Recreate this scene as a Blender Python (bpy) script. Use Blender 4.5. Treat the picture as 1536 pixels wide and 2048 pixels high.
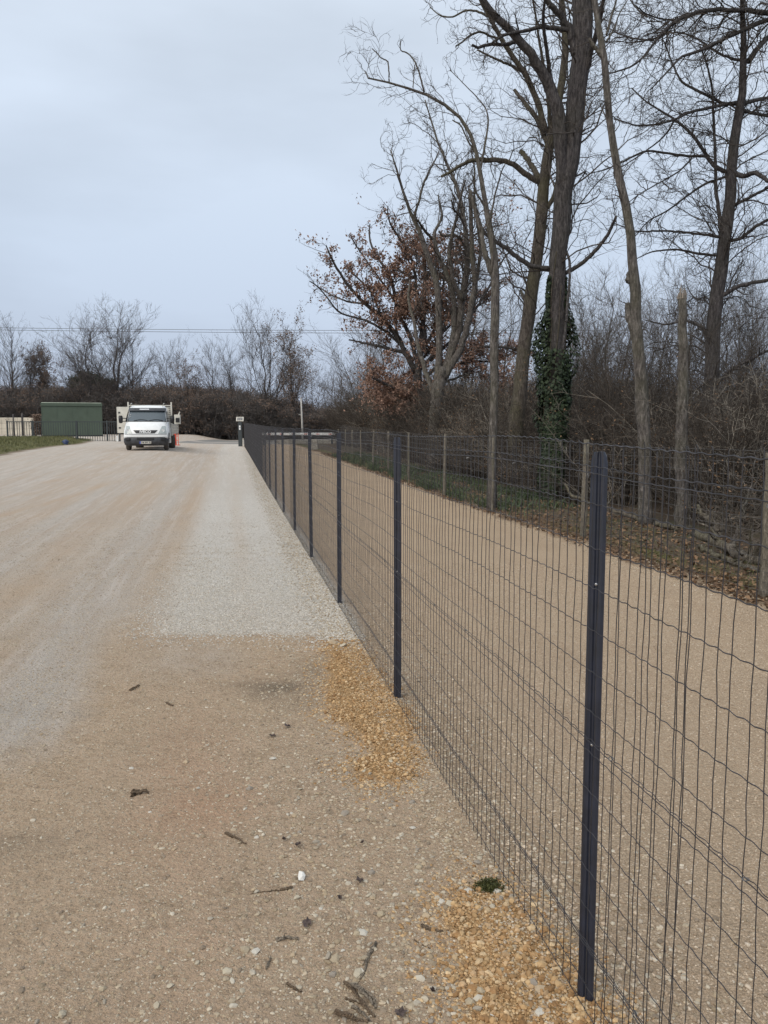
import bpy, math, random
import numpy as np
from math import radians as rad
random.seed(7); rng = np.random.default_rng(7)
S = bpy.context.scene
for o in list(bpy.data.objects): bpy.data.objects.remove(o)
C = S.collection

# ------------------------------------------------------------------ camera
F = 1537.0; HOR = 850.0; CAMZ = 1.63
TH = math.atan((1024 - HOR) / F)
cd = bpy.data.cameras.new('camera'); cam = bpy.data.objects.new('camera', cd); C.objects.link(cam)
cam.location = (0, 0, CAMZ); cam.rotation_euler = (rad(90) - TH, 0, 0)
cd.sensor_fit = 'HORIZONTAL'; cd.sensor_width = 36; cd.lens = 36 * F / 1536
cd.clip_start = 0.05; cd.clip_end = 2000
S.camera = cam
# ------------------------------------------------------------------ view
S.view_settings.view_transform = 'Standard'; S.view_settings.look = 'None'
S.view_settings.gamma = 1; S.view_settings.exposure = 0.25
S.render.engine = 'CYCLES'
S.cycles.max_bounces = 5; S.cycles.diffuse_bounces = 3; S.cycles.glossy_bounces = 2
# ------------------------------------------------------------------ world: overcast
W = bpy.data.worlds.new('World'); S.world = W; W.use_nodes = True
nt = W.node_tree; N = nt.nodes; LK = nt.links; N.clear()
out = N.new('ShaderNodeOutputWorld'); bg = N.new('ShaderNodeBackground'); bg.inputs[1].default_value = 0.1
sky = N.new('ShaderNodeTexSky'); sky.sky_type = 'NISHITA'; sky.sun_disc = False
SUN_EL, SUN_AZ = rad(42), rad(215)
sky.sun_elevation = SUN_EL; sky.sun_rotation = SUN_AZ; sky.dust_density = 4; sky.air_density = 1.5
tc = N.new('ShaderNodeTexCoord'); sp = N.new('ShaderNodeSeparateXYZ'); LK.new(tc.outputs['Generated'], sp.inputs[0])
ramp = N.new('ShaderNodeValToRGB'); cr = ramp.color_ramp
cr.elements[0].position = 0.0; cr.elements[0].color = (.41, .48, .61, 1)
cr.elements[1].position = 1.0; cr.elements[1].color = (.86, .93, 1.0, 1)
e = cr.elements.new(.22); e.color = (.50, .58, .70, 1)
e = cr.elements.new(.5); e.color = (.615, .69, .79, 1)
LK.new(sp.outputs['Z'], ramp.inputs[0])
mp = N.new('ShaderNodeMapping'); mp.inputs['Scale'].default_value = (1, 1, 3.2); LK.new(tc.outputs['Generated'], mp.inputs[0])
nz = N.new('ShaderNodeTexNoise'); nz.inputs['Scale'].default_value = 1.7; nz.inputs['Detail'].default_value = 5; nz.inputs['Roughness'].default_value = .5
LK.new(mp.outputs[0], nz.inputs[0])
mr = N.new('ShaderNodeMapRange'); mr.inputs[1].default_value = .35; mr.inputs[2].default_value = .65; mr.inputs[3].default_value = 8.9; mr.inputs[4].default_value = 11.0
LK.new(nz.outputs[0], mr.inputs[0])
vm = N.new('ShaderNodeVectorMath'); vm.operation = 'SCALE'; LK.new(ramp.outputs[0], vm.inputs[0]); LK.new(mr.outputs[0], vm.inputs['Scale'])
mx = N.new('ShaderNodeMix'); mx.data_type = 'RGBA'; mx.inputs[0].default_value = .94
LK.new(sky.outputs[0], mx.inputs[6]); LK.new(vm.outputs[0], mx.inputs[7]); LK.new(mx.outputs[2], bg.inputs[0]); LK.new(bg.outputs[0], out.inputs[0])
# ------------------------------------------------------------------ sun (soft, behind cloud)
sd = bpy.data.lights.new('sun', 'SUN'); sd.energy = 1.9; sd.angle = rad(50); sd.color = (1, .90, .76)
sun = bpy.data.objects.new('sun', sd); C.objects.link(sun)
sun.rotation_euler = (rad(90) - SUN_EL, 0, -SUN_AZ + math.pi)

# ================================================================== helpers
def ray(px, py):
    x = (px - 768) / F; v = (1024 - py) / F
    c, s = math.cos(TH), math.sin(TH)
    return np.array([x, c + v * s, -s + v * c])
def at(px, py, Y):
    d = ray(px, py); return np.array([0, 0, CAMZ]) + d * (Y / d[1])
def sm(a, b, x):
    t = np.clip((np.asarray(x, float) - a) / (b - a), 0, 1); return t * t * (3 - 2 * t)
XF = 1.0; SL = 0.201
def s_of(x, y): return x + SL * y - XF
def hsh(x, y, f, seed=0):      # smooth value noise, vectorised
    x = np.asarray(x, float) * f; y = np.asarray(y, float) * f
    xi = np.floor(x); yi = np.floor(y); xf = x - xi; yf = y - yi
    def h(a, b):
        v = np.sin(a * 127.1 + b * 311.7 + seed * 74.7) * 43758.5453; return v - np.floor(v)
    u = xf * xf * (3 - 2 * xf); v = yf * yf * (3 - 2 * yf)
    return (h(xi, yi) * (1 - u) + h(xi + 1, yi) * u) * (1 - v) + (h(xi, yi + 1) * (1 - u) + h(xi + 1, yi + 1) * u) * v
def inpoly(x, y, poly):
    x = np.asarray(x, float); y = np.asarray(y, float); r = np.zeros(x.shape, bool); n = len(poly)
    for i in range(n):
        x1, y1 = poly[i]; x2, y2 = poly[(i + 1) % n]
        c = ((y1 > y) != (y2 > y)) & (x < (x2 - x1) * (y - y1) / (y2 - y1 + 1e-12) + x1); r ^= c
    return r
def base_h(x, y):
    s = s_of(x, y)
    g = .17 * sm(10, 52, y) + .33 * sm(18, 37, y) * sm(-1, -4.6, s) * (1 - .75 * sm(42, 56, y))
    g = g + .46 * sm(46, 60, y) * sm(-15, -19, x)
    g = g + .30 * sm(-10.7, -12.6, s) * sm(58, 53, y) * sm(15, 22, y)   # grass bank
    g = g + .10 * sm(3.7, 5.2, s) + .35 * sm(6, 22, s)                   # wood floor
    return g
def gp0(px, py):
    d = ray(px, py); z = 0.0
    for _ in range(30):
        k = (z - CAMZ) / d[2]; p = np.array([0, 0, CAMZ]) + d * k; z = float(base_h(p[0], p[1])) * .6 + z * .4
    return p
def wp(pts): return [tuple(gp0(*p)[:2]) for p in pts]
PILE1 = wp([(648, 1290), (672, 1276), (702, 1280), (760, 1350), (805, 1415), (825, 1480), (832, 1560), (760, 1565), (700, 1562), (692, 1535), (742, 1512), (705, 1470), (668, 1425), (662, 1370)])
PILE2 = wp([(905, 1790), (960, 1765), (1040, 1800), (1100, 1880), (1150, 1950), (1215, 2060), (1230, 2160), (960, 2160), (945, 2040), (915, 1950), (900, 1870)])
PILES = [PILE1, PILE2]
def pmask(x, y):
    j = .05
    xx = np.asarray(x) + (hsh(x, y, 9, 3) - .5) * j * 2; yy = np.asarray(y) + (hsh(x, y, 9, 5) - .5) * j * 2
    m = np.zeros(np.shape(xx))
    for dx, dy in ((0, 0), (.05, 0), (-.05, 0), (0, .07), (0, -.07), (.03, .05), (-.03, -.05)):
        for P in PILES: m = m + inpoly(xx + dx, yy + dy, P) / 7.
    return m
def H(x, y):
    x = np.asarray(x, float); y = np.asarray(y, float); s = s_of(x, y)
    g = base_h(x, y)
    near = sm(22, 8, y)
    g = g + near * (.012 * (hsh(x, y, 2.1, 1) - .5) + .008 * (hsh(x, y, 6, 2) - .5))
    g = g + .010 * pmask(x, y) * (.5 + hsh(x, y, 5, 4))
    g = g + .006 * np.exp(-(s / .14) ** 2) * (.4 + hsh(x, y, 3, 9)) - .012 * sm(-2.6, -2.9, s) * sm(-3.6, -3.2, s)
    return g
def gp(px, py):
    p = gp0(px, py); p[2] = float(H(p[0], p[1])); return p

def link(o, parent=None):
    C.objects.link(o)
    if parent is not None: o.parent = parent
    return o
def tag(o, label=None, cat=None, group=None, kind=None):
    if label: o['label'] = label
    if cat: o['category'] = cat
    if group: o['group'] = group
    if kind: o['kind'] = kind
    return o
def empty(name, loc, rz=0):
    o = bpy.data.objects.new(name, None); o.location = loc; o.rotation_euler = (0, 0, rz); o.empty_display_size = .2
    return link(o)
def fast_mesh(name, V, FA, mat, smooth=True, cols=None):
    """V (n,3); FA list of (m,k) index arrays"""
    V = np.asarray(V, np.float32); me = bpy.data.meshes.new(name)
    me.vertices.add(len(V)); me.vertices.foreach_set('co', V.ravel())
    FA = [np.asarray(f, np.int32) for f in FA if len(f)]
    tot = sum(f.size for f in FA); nf = sum(len(f) for f in FA)
    me.loops.add(tot); me.polygons.add(nf)
    me.loops.foreach_set('vertex_index', np.concatenate([f.ravel() for f in FA]))
    ls = []; k = 0
    for f in FA: ls.append(k + np.arange(len(f)) * f.shape[1]); k += f.size
    me.polygons.foreach_set('loop_start', np.concatenate(ls).astype(np.int32))
    me.update(calc_edges=True)
    me.polygons.foreach_set('use_smooth', np.full(nf, smooth))
    if cols:
        for an, arr in cols.items():
            a = me.color_attributes.new(an, 'FLOAT_COLOR', 'POINT')
            c = np.ones((len(V), 4), np.float32); c[:, :arr.shape[1]] = arr; a.data.foreach_set('color', c.ravel())
    me.materials.append(mat); me.validate(); return me
def norm(a): return a / (np.linalg.norm(a, axis=-1, keepdims=True) + 1e-9)

class MB:
    def __init__(s): s.V = []; s.Q = []; s.T = []; s.n = 0; s.N = []
    def add(s, V, Q=None, T=None):
        V = np.asarray(V, float).reshape(-1, 3); s.V.append(V)
        if Q is not None and len(Q): s.Q.append(np.asarray(Q) + s.n)
        if T is not None and len(T): s.T.append(np.asarray(T) + s.n)
        s.n += len(V); return s
    def ngon(s, idx): s.N.append(np.asarray([idx]) + 0); return s
    def tubes(s, P, R, k=5, cap=False, jit=0):
        """P (N,n,3) R (N,n)"""
        P = np.asarray(P, float); R = np.asarray(R, float)
        if P.ndim == 2: P = P[None]; R = R[None]
        Nn, n, _ = P.shape
        T = np.gradient(P, axis=1); T = norm(T); m = norm(T.mean(1))
        ref = np.where(np.abs(m[:, 2:3]) > .9, np.array([[1., 0, 0]]), np.array([[0, 0, 1.]]))
        U = norm(np.cross(T, ref[:, None, :])); Wv = np.cross(T, U)
        a = np.arange(k) * 2 * math.pi / k
        rr = R[:, :, None]
        if jit:
            seg = np.linalg.norm(np.diff(P, axis=1), axis=2).mean(1) / (R.mean(1) + 1e-6); js = np.clip(seg * .7, .12, 1)[:, None, None]
            rr = rr * (1 + jit * js * (rng.random((Nn, n, k)) - .5))
        else: rr = np.repeat(rr, k, 2)
        V = P[:, :, None] + rr[..., None] * (np.cos(a)[None, None, :, None] * U[:, :, None] + np.sin(a)[None, None, :, None] * Wv[:, :, None])
        i = (np.arange(n - 1) * k)[:, None] + np.arange(k)[None]; j = (np.arange(n - 1) * k)[:, None] + ((np.arange(k) + 1) % k)[None]
        q = np.stack([i, j, j + k, i + k], -1).reshape(-1, 4)
        Q = (q[None] + (np.arange(Nn) * n * k)[:, None, None]).reshape(-1, 4)
        T3 = []
        if cap:
            for b in range(Nn):
                o = b * n * k
                for t in range(1, k - 1): T3.append((o, o + t + 1, o + t)); T3.append((o + (n - 1) * k, o + (n - 1) * k + t, o + (n - 1) * k + t + 1))
        return s.add(V.reshape(-1, 3), Q, T3)
    def box(s, c, d, rz=0, rx=0, taper=0):
        x, y, z = d[0] / 2, d[1] / 2, d[2] / 2; t = 1 - taper
        v = np.array([(-x, -y, -z), (x, -y, -z), (x, y, -z), (-x, y, -z), (-x * t, -y * t, z), (x * t, -y * t, z), (x * t, y * t, z), (-x * t, y * t, z)])
        cx, sx = math.cos(rx), math.sin(rx); v = v @ np.array([[1, 0, 0], [0, cx, sx], [0, -sx, cx]])
        cz, sz = math.cos(rz), math.sin(rz); v = v @ np.array([[cz, sz, 0], [-sz, cz, 0], [0, 0, 1]])
        return s.add(v + np.array(c), [(0, 3, 2, 1), (4, 5, 6, 7), (0, 1, 5, 4), (1, 2, 6, 5), (2, 3, 7, 6), (3, 0, 4, 7)])
    def grid(s, G, closed=False):
        G = np.asarray(G, float); a, b, _ = G.shape; i = np.arange(a * b).reshape(a, b)
        Q = np.stack([i[:-1, :-1], i[:-1, 1:], i[1:, 1:], i[1:, :-1]], -1).reshape(-1, 4)
        if closed: Q = np.vstack([Q, np.stack([i[:-1, -1], i[:-1, 0], i[1:, 0], i[1:, -1]], -1).reshape(-1, 4)])
        return s.add(G.reshape(-1, 3), Q)
    def mesh(s, name, mat, smooth=False, cols=None):
        fa = []
        if s.Q: fa.append(np.vstack(s.Q))
        if s.T: fa.append(np.vstack(s.T))
        return fast_mesh(name, np.vstack(s.V), fa, mat, smooth, cols)
    def build(s, name, mat, parent=None, smooth=False, bevel=0, cols=None, loc=None):
        o = bpy.data.objects.new(name, s.mesh(name, mat, smooth, cols)); link(o, parent)
        if loc is not None: o.location = loc
        if bevel:
            b = o.modifiers.new('bevel', 'BEVEL'); b.width = bevel; b.segments = 2; b.limit_method = 'ANGLE'
        return o

# ================================================================== materials
def newmat(name):
    m = bpy.data.materials.new(name); m.use_nodes = True; t = m.node_tree; t.nodes.clear()
    o = t.nodes.new('ShaderNodeOutputMaterial'); b = t.nodes.new('ShaderNodeBsdfPrincipled'); t.links.new(b.outputs[0], o.inputs[0])
    return m, t, b
def nnoise(t, vec, scale, detail=3, rough=.55, stretch=None):
    if stretch is not None:
        mpn = t.nodes.new('ShaderNodeMapping'); mpn.inputs['Scale'].default_value = stretch; t.links.new(vec, mpn.inputs[0]); vec = mpn.outputs[0]
    n = t.nodes.new('ShaderNodeTexNoise'); n.inputs['Scale'].default_value = scale; n.inputs['Detail'].default_value = detail; n.inputs['Roughness'].default_value = rough
    t.links.new(vec, n.inputs[0]); return n.outputs[0]
def nmap(t, v, a, b, c=0, d=1):
    n = t.nodes.new('ShaderNodeMapRange'); t.links.new(v, n.inputs[0])
    for i, q in enumerate((a, b, c, d)): n.inputs[i + 1].default_value = q
    return n.outputs[0]
def nmath(t, op, a, b=None):
    n = t.nodes.new('ShaderNodeMath'); n.operation = op
    for i, q in enumerate((a, b)):
        if q is None: continue
        if isinstance(q, (int, float)): n.inputs[i].default_value = q
        else: t.links.new(q, n.inputs[i])
    n.use_clamp = op in ('ADD', 'SUBTRACT') and False
    return n.outputs[0]
def nmix(t, f, a, b, mode='MIX'):
    n = t.nodes.new('ShaderNodeMix'); n.data_type = 'RGBA'; n.blend_type = mode; n.clamp_factor = True
    if isinstance(f, (int, float)): n.inputs[0].default_value = f
    else: t.links.new(f, n.inputs[0])
    for i, q in ((6, a), (7, b)):
        if isinstance(q, tuple): n.inputs[i].default_value = (*q, 1)
        else: t.links.new(q, n.inputs[i])
    return n.outputs[2]
def nbump(t, b, h, strength, dist):
    n = t.nodes.new('ShaderNodeBump'); n.inputs['Strength'].default_value = strength; n.inputs['Distance'].default_value = dist
    t.links.new(h, n.inputs['Height']); t.links.new(n.outputs[0], b.inputs['Normal']); return n
def simple(name, col, rough=.6, metal=0, var=.15, scale=8, bump=0, col2=None, stretch=None, coat=0, spec=.5):
    m, t, b = newmat(name); tcn = t.nodes.new('ShaderNodeTexCoord')
    n = nnoise(t, tcn.outputs['Object'], scale, 5, .6, stretch)
    c2 = col2 or tuple(c * (1 - var) for c in col); c1 = tuple(min(1, c * (1 + var * .5)) for c in col)
    t.links.new(nmix(t, nmap(t, n, .35, .65), c2, c1), b.inputs['Base Color'])
    t.links.new(nmap(t, n, .3, .7, min(1, rough + .1), max(0, rough - .1)), b.inputs['Roughness']); b.inputs['Metallic'].default_value = metal
    b.inputs['Specular IOR Level'].default_value = spec
    if coat: b.inputs['Coat Weight'].default_value = coat
    if bump: nbump(t, b, n, bump, .01)
    return m
def barkmat(name, dark, light, moss=None, mossamt=.5, sc=1.0):
    m, t, b = newmat(name); tcn = t.nodes.new('ShaderNodeTexCoord'); v = tcn.outputs['Object']
    f = nnoise(t, v, 30 * sc, 5, .75, (1, 1, .22)); g = nnoise(t, v, 80 * sc, 3, .7, (1, 1, .5)); h = nnoise(t, v, 1.6, 3)
    r = nmap(t, f, .38, .62)
    c = nmix(t, r, dark, light); c = nmix(t, nmap(t, g, .3, .75, .0, .45), c, tuple(x * .45 for x in dark))
    if moss: c = nmix(t, nmath(t, 'MULTIPLY', nmap(t, h, .42, .62), mossamt), c, moss)
    t.links.new(c, b.inputs['Base Color']); b.inputs['Roughness'].default_value = .95; b.inputs['Specular IOR Level'].default_value = .15
    nbump(t, b, nmath(t, 'ADD', r, nmath(t, 'MULTIPLY', g, .4)), 1.0, .02); return m
def leafmat(name, c1, c2, rough=.7, spec=.3):
    m, t, b = newmat(name); at_ = t.nodes.new('ShaderNodeAttribute'); at_.attribute_name = 'tone'
    c = nmix(t, at_.outputs['Fac'], c1, c2); t.links.new(c, b.inputs['Base Color']); b.inputs['Roughness'].default_value = rough
    b.inputs['Specular IOR Level'].default_value = spec
    return m
M = {}
M['bark_grey'] = barkmat('bark_grey', (.072, .064, .061), (.27, .247, .23), (.13, .13, .08), .3)
M['bark_brown'] = barkmat('bark_brown', (.06, .051, .045), (.205, .178, .155), (.11, .108, .055), .45)
M['bark_dark'] = barkmat('bark_dark', (.047, .043, .046), (.175, .16, .16), (.07, .072, .05), .25)
M['bark_pale'] = barkmat('bark_pale', (.10, .085, .07), (.34, .30, .25), (.15, .15, .07), .3)
M['twig_dark'] = simple('twig_dark', (.08, .070, .064), .95, var=.4, scale=3, spec=.1)
M['twig'] = simple('twig', (.13, .11, .095), .95, var=.5, scale=3, spec=.1)
M['twig_far'] = simple('twig_far', (.13, .115, .11), .95, var=.4, scale=1, spec=.1)
M['brush'] = simple('brush', (.14, .122, .105), .95, var=.65, scale=2.5, spec=.1)
M['brush_pale'] = simple('brush_pale', (.26, .235, .20), .95, var=.5, scale=2.5, spec=.1)
M['brush_dark'] = simple('brush_dark', (.062, .053, .046), .95, var=.5, scale=2.5, spec=.1)
M['leaf_far_grey'] = leafmat('leaf_far_grey', (.065, .057, .053), (.115, .098, .088))
M['brush_far'] = simple('brush_far', (.135, .127, .124), .95, var=.5, scale=1.5, spec=.1)
M['wood_broken'] = simple('wood_broken', (.21, .18, .15), .9, var=.4, scale=30, stretch=(1, 1, .1))
M['leaf_oak'] = leafmat('leaf_oak', (.14, .088, .07), (.32, .20, .15))
M['leaf_brown_far'] = leafmat('leaf_brown_far', (.10, .072, .06), (.20, .138, .10))
M['leaf_litter'] = leafmat('leaf_litter', (.06, .036, .022), (.24, .15, .085))
M['ivy'] = leafmat('ivy', (.010, .018, .010), (.042, .062, .030), .6, .25)
M['grass'] = leafmat('grass', (.07, .08, .03), (.175, .17, .075))
M['grass_green'] = leafmat('grass_green', (.032, .05, .026), (.085, .115, .055))
M['pine'] = leafmat('pine', (.014, .026, .014), (.03, .05, .024))
M['moss'] = leafmat('moss', (.022, .026, .008), (.075, .08, .022))
M['post'] = simple('post_anthracite', (.022, .027, .044), .42, .0, var=.35, scale=14, spec=.6)
M['wire'] = simple('wire_anthracite', (.034, .033, .038), .5, .0, var=.5, scale=9)
M['galv'] = simple('galvanised_wire', (.17, .17, .17), .5, .5, var=.4, scale=6)
M['screw'] = simple('screw_metal', (.55, .55, .56), .35, .9)
M['wood_post'] = barkmat('wood_post', (.19, .165, .135), (.38, .34, .28), (.14, .15, .09), .35, 1.4)
M['white_paint'] = simple('white_paint', (.74, .76, .77), .32, var=.06, scale=4, coat=.4)
M['cream'] = simple('cream_board', (.60, .585, .53), .55, var=.15, scale=5)
M['alu'] = simple('alu_board', (.50, .48, .43), .5, .1, var=.22, scale=9, stretch=(.3, .3, 3))
M['plastic'] = simple('dark_plastic', (.048, .052, .060), .55, var=.35, scale=6)
M['black'] = simple('black_plastic', (.014, .015, .018), .5, var=.2)
M['tyre'] = simple('tyre_rubber', (.075, .07, .066), .9, var=.5, scale=10, col2=(.11, .095, .08))
M['rim'] = simple('rim_steel', (.28, .28, .29), .45, .6)
m, t, b = newmat('windscreen'); b.inputs['Base Color'].default_value = (.07, .09, .105, 1); b.inputs['Roughness'].default_value = .15; b.inputs['Specular IOR Level'].default_value = .8; M['glass'] = m
m, t, b = newmat('lamp_glass'); b.inputs['Base Color'].default_value = (.36, .40, .40, 1); b.inputs['Roughness'].default_value = .15; b.inputs['Coat Weight'].default_value = .6; M['lamp'] = m
M['chrome'] = simple('letter_silver', (.72, .73, .75), .3, .3)
M['plate_blue'] = simple('plate_blue', (.05, .08, .40), .5)
M['red'] = simple('red_paint', (.60, .085, .05), .5, var=.2)
M['green_cab'] = simple('green_steel', (.062, .088, .064), .6, var=.10, scale=1.5)
M['green_roof'] = simple('green_roof', (.34, .38, .31), .7, var=.3, scale=2)
M['rail_dark'] = simple('railing_dark', (.035, .045, .05), .5)
M['beige_wall'] = simple('beige_wall', (.52, .48, .40), .9, var=.25, scale=1.2)
M['concrete'] = simple('concrete', (.34, .32, .28), .9, var=.35, scale=9, bump=.3)
M['pole_grey'] = simple('pole_grey', (.40, .39, .37), .7, var=.3, scale=5)
M['blue'] = simple('blue_plastic', (.03, .05, .12), .5)
M['solar'] = simple('solar_cell', (.05, .06, .08), .25)
M['cable'] = simple('cable_metal', (.10, .105, .12), .6)

# ground material driven by zone masks
def groundmat():
    m, t, b = newmat('ground_gravel'); tcn = t.nodes.new('ShaderNodeTexCoord'); v = tcn.outputs['Object']
    A = t.nodes.new('ShaderNodeAttribute'); A.attribute_name = 'za'; B = t.nodes.new('ShaderNodeAttribute'); B.attribute_name = 'zb'; D = t.nodes.new('ShaderNodeAttribute'); D.attribute_name = 'zc'
    sa = t.nodes.new('ShaderNodeSeparateColor'); t.links.new(A.outputs['Color'], sa.inputs[0])
    sb = t.nodes.new('ShaderNodeSeparateColor'); t.links.new(B.outputs['Color'], sb.inputs[0])
    sc = t.nodes.new('ShaderNodeSeparateColor'); t.links.new(D.outputs['Color'], sc.inputs[0])
    nl = nnoise(t, v, .9, 6, .6); nmid = nnoise(t, v, 5, 6, .65); nf = nnoise(t, v, 40, 5, .7); ng = nnoise(t, v, 170, 3, .7)
    # along-the-road streaks
    rot = t.nodes.new('ShaderNodeMapping'); rot.inputs['Rotation'].default_value = (0, 0, -math.atan(SL)); t.links.new(v, rot.inputs[0])
    st = nnoise(t, rot.outputs[0], 3.0, 4, .6, (1, .035, 1)); st2 = nnoise(t, rot.outputs[0], 9.0, 4, .6, (1, .05, 1))
    vor = t.nodes.new('ShaderNodeTexVoronoi'); vor.inputs['Scale'].default_value = 62; t.links.new(v, vor.inputs[0])
    vor2 = t.nodes.new('ShaderNodeTexVoronoi'); vor2.inputs['Scale'].default_value = 120; t.links.new(v, vor2.inputs[0])
    def thr(mask, w=.25, n=None):
        x = nmath(t, 'ADD', mask, nmath(t, 'MULTIPLY', nmath(t, 'SUBTRACT', n or nmid, .5), w * 2)); return nmap(t, x, .5 - w, .5 + w)
    tan = nmix(t, nmap(t, nmid, .3, .7), (.325, .24, .165), (.455, .345, .25))
    tan = nmix(t, nmap(t, nl, .35, .65, 0, .7), tan, (.42, .32, .225))
    tan = nmix(t, nmap(t, nf, .52, .68, 0, .7), tan, (.44, .37, .28)); tan = nmix(t, nmap(t, nf, .45, .31, 0, .6), tan, (.19, .14, .09))
    tan = nmix(t, nmap(t, nnoise(t, v, 14, 5, .7), .52, .7, 0, .55), tan, (.20, .145, .095))
    white = nmix(t, nmap(t, nmid, .3, .7), (.40, .36, .315), (.515, .475, .425)); white = nmix(t, nmap(t, st, .42, .6, 0, .75), white, (.43, .36, .295))
    white = nmix(t, nmap(t, st2, .5, .66, 0, .6), white, (.56, .52, .48)); white = nmix(t, nmap(t, nf, .45, .3, 0, .5), white, (.27, .235, .20))
    white = nmix(t, nmap(t, vor2.outputs['Distance'], .25, .6, 0, .35), white, (.25, .23, .21))
    c = nmix(t, thr(sa.outputs[0], .3), tan, white)
    fresh = nmix(t, nmap(t, vor.outputs['Color'], 0, 1), (.55, .53, .49), (.69, .67, .63)); fresh = nmix(t, nmap(t, vor.outputs['Distance'], .3, .7, 0, .5), fresh, (.26, .25, .22))
    fresh = nmix(t, nmap(t, nl, .4, .7, 0, .3), fresh, (.44, .41, .38)); c = nmix(t, nmath(t, 'MULTIPLY', thr(sc.outputs[0], .35, nf), .75), c, fresh)
    c = nmix(t, nmath(t, 'MULTIPLY', thr(sa.outputs[2], .45), .6), c, (.40, .29, .19))
    redd = nmath(t, 'MULTIPLY', thr(sc.outputs[1], .35), .45); c = nmix(t, redd, c, (.38, .22, .14))
    dark = nmath(t, 'MULTIPLY', thr(sc.outputs[2], .4), .75); c = nmix(t, dark, c, (.115, .095, .07))
    org = nmix(t, nmap(t, nf, .35, .65), (.30, .18, .085), (.50, .34, .18)); org = nmix(t, nmap(t, vor.outputs['Distance'], .3, .7, 0, .6), org, (.20, .12, .05)); c = nmix(t, thr(sa.outputs[1], .3, nf), c, org)
    path = nmix(t, vor2.outputs['Color'], (.40, .305, .215), (.51, .405, .295)); path = nmix(t, nmap(t, vor2.outputs['Distance'], .3, .65, 0, .55), path, (.20, .145, .095))
    path = nmix(t, nmap(t, nl, .35, .68, 0, .4), path, (.46, .36, .255)); path = nmix(t, nmap(t, st, .45, .65, 0, .2), path, (.36, .26, .175)); c = nmix(t, sb.outputs[0], c, path); c = nmix(t, nmath(t, 'MULTIPLY', nmath(t, 'MULTIPLY', thr(sc.outputs[2], .4), .5), sb.outputs[0]), c, (.27, .20, .135))
    lit = nmix(t, nmap(t, nf, .35, .65), (.045, .03, .02), (.20, .135, .085)); c = nmix(t, thr(sb.outputs[1], .35, nf), c, lit)
    grs = nmix(t, nmap(t, nf, .35, .65), (.06, .065, .025), (.15, .145, .065)); grs = nmix(t, nmap(t, nl, .5, .7, 0, .7), grs, (.14, .115, .07)); c = nmix(t, thr(sb.outputs[2], .3), c, grs)
    c = nmix(t, nmap(t, ng, .25, .75, 0, 1), c, nmix(t, 1.0, c, (1.25, 1.22, 1.2), 'MULTIPLY')); c = nmix(t, nmap(t, ng, .5, .3, 0, .5), c, nmix(t, 1.0, c, (.6, .58, .55), 'MULTIPLY'))
    t.links.new(c, b.inputs['Base Color']); b.inputs['Roughness'].default_value = .95; b.inputs['Specular IOR Level'].default_value = .15
    h = nmath(t, 'ADD', nmath(t, 'MULTIPLY', nf, 1.0), nmath(t, 'MULTIPLY', ng, .55)); h = nmath(t, 'SUBTRACT', h, nmath(t, 'MULTIPLY', vor.outputs['Distance'], .35)); h = nmath(t, 'ADD', h, nmath(t, 'MULTIPLY', nmid, .8))
    nbump(t, b, h, .9, .024); return m
M['ground'] = groundmat()
M['debris'] = simple('rotten_bark', (.17, .125, .085), .95, var=.5, scale=220, bump=.8, col2=(.045, .034, .026), spec=.1)
M['debris_grey'] = simple('grey_bark', (.22, .185, .145), .95, var=.5, scale=160, bump=.8, col2=(.06, .05, .04), spec=.1)
def asphalt():
    m, t, b = newmat('asphalt'); tcn = t.nodes.new('ShaderNodeTexCoord'); v = tcn.outputs['Object']
    n = nnoise(t, v, 30, 4); n2 = nnoise(t, v, .25, 4, .6, (.4, 2, 1)); c = nmix(t, n, (.13, .125, .118), (.22, .21, .195)); c = nmix(t, nmap(t, n2, .5, .62), c, (.36, .32, .28))
    t.links.new(c, b.inputs['Base Color']); b.inputs['Roughness'].default_value = .85; nbump(t, b, n, .4, .01); return m
M['asphalt'] = asphalt()
def forestfloor():
    m, t, b = newmat('forest_floor_litter'); tcn = t.nodes.new('ShaderNodeTexCoord'); v = tcn.outputs['Object']
    n = nnoise(t, v, 22, 5, .7); n2 = nnoise(t, v, 1.2, 4); c = nmix(t, nmap(t, n, .35, .65), (.035, .025, .018), (.13, .09, .055)); c = nmix(t, nmap(t, n2, .52, .66, 0, .6), c, (.05, .06, .025))
    t.links.new(c, b.inputs['Base Color']); b.inputs['Roughness'].default_value = .95; nbump(t, b, n, 1, .04); return m
M['floor'] = forestfloor()

# ================================================================== ground
def axis(segs):
    out = [segs[0][0]]
    for a, bb, st in segs:
        n = max(1, int(round((bb - a) / st))); out += list(a + (np.arange(n) + 1) * (bb - a) / n)
    return np.array(out)
GX = axis([(-1500, -300, 300), (-300, -80, 30), (-80, -30, 3), (-30, -8, .45), (-8, -3, .12), (-3, 3.5, .045), (3.5, 8, .12), (8, 20, .6), (20, 60, 3), (60, 300, 40), (300, 1500, 300)])
GY = axis([(-300, -20, 60), (-20, -2, 3), (-2, 1, .25), (1, 5, .045), (5, 9, .07), (9, 20, .2), (20, 60, .5), (60, 110, 2.5), (110, 300, 20), (300, 1800, 300)])
XX, YY = np.meshgrid(GX, GY); sg = s_of(XX, YY); ZZ = H(XX, YY)
wn = hsh(XX, YY, .8, 11); wn2 = hsh(XX, YY, 2.5, 12); wn3 = hsh(XX, YY, .35, 13)
EDGE_R = 3.82
ROADY = 59.0
far_front = 5.95 + .45 * (wn - .5) + .3 * (wn2 - .5) - sg * .02
white = sm(4.4, 7.0, YY + 1.6 * (wn - .5) + .35 * np.clip(-sg - 1.8, -1, 3)) * .9
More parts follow.
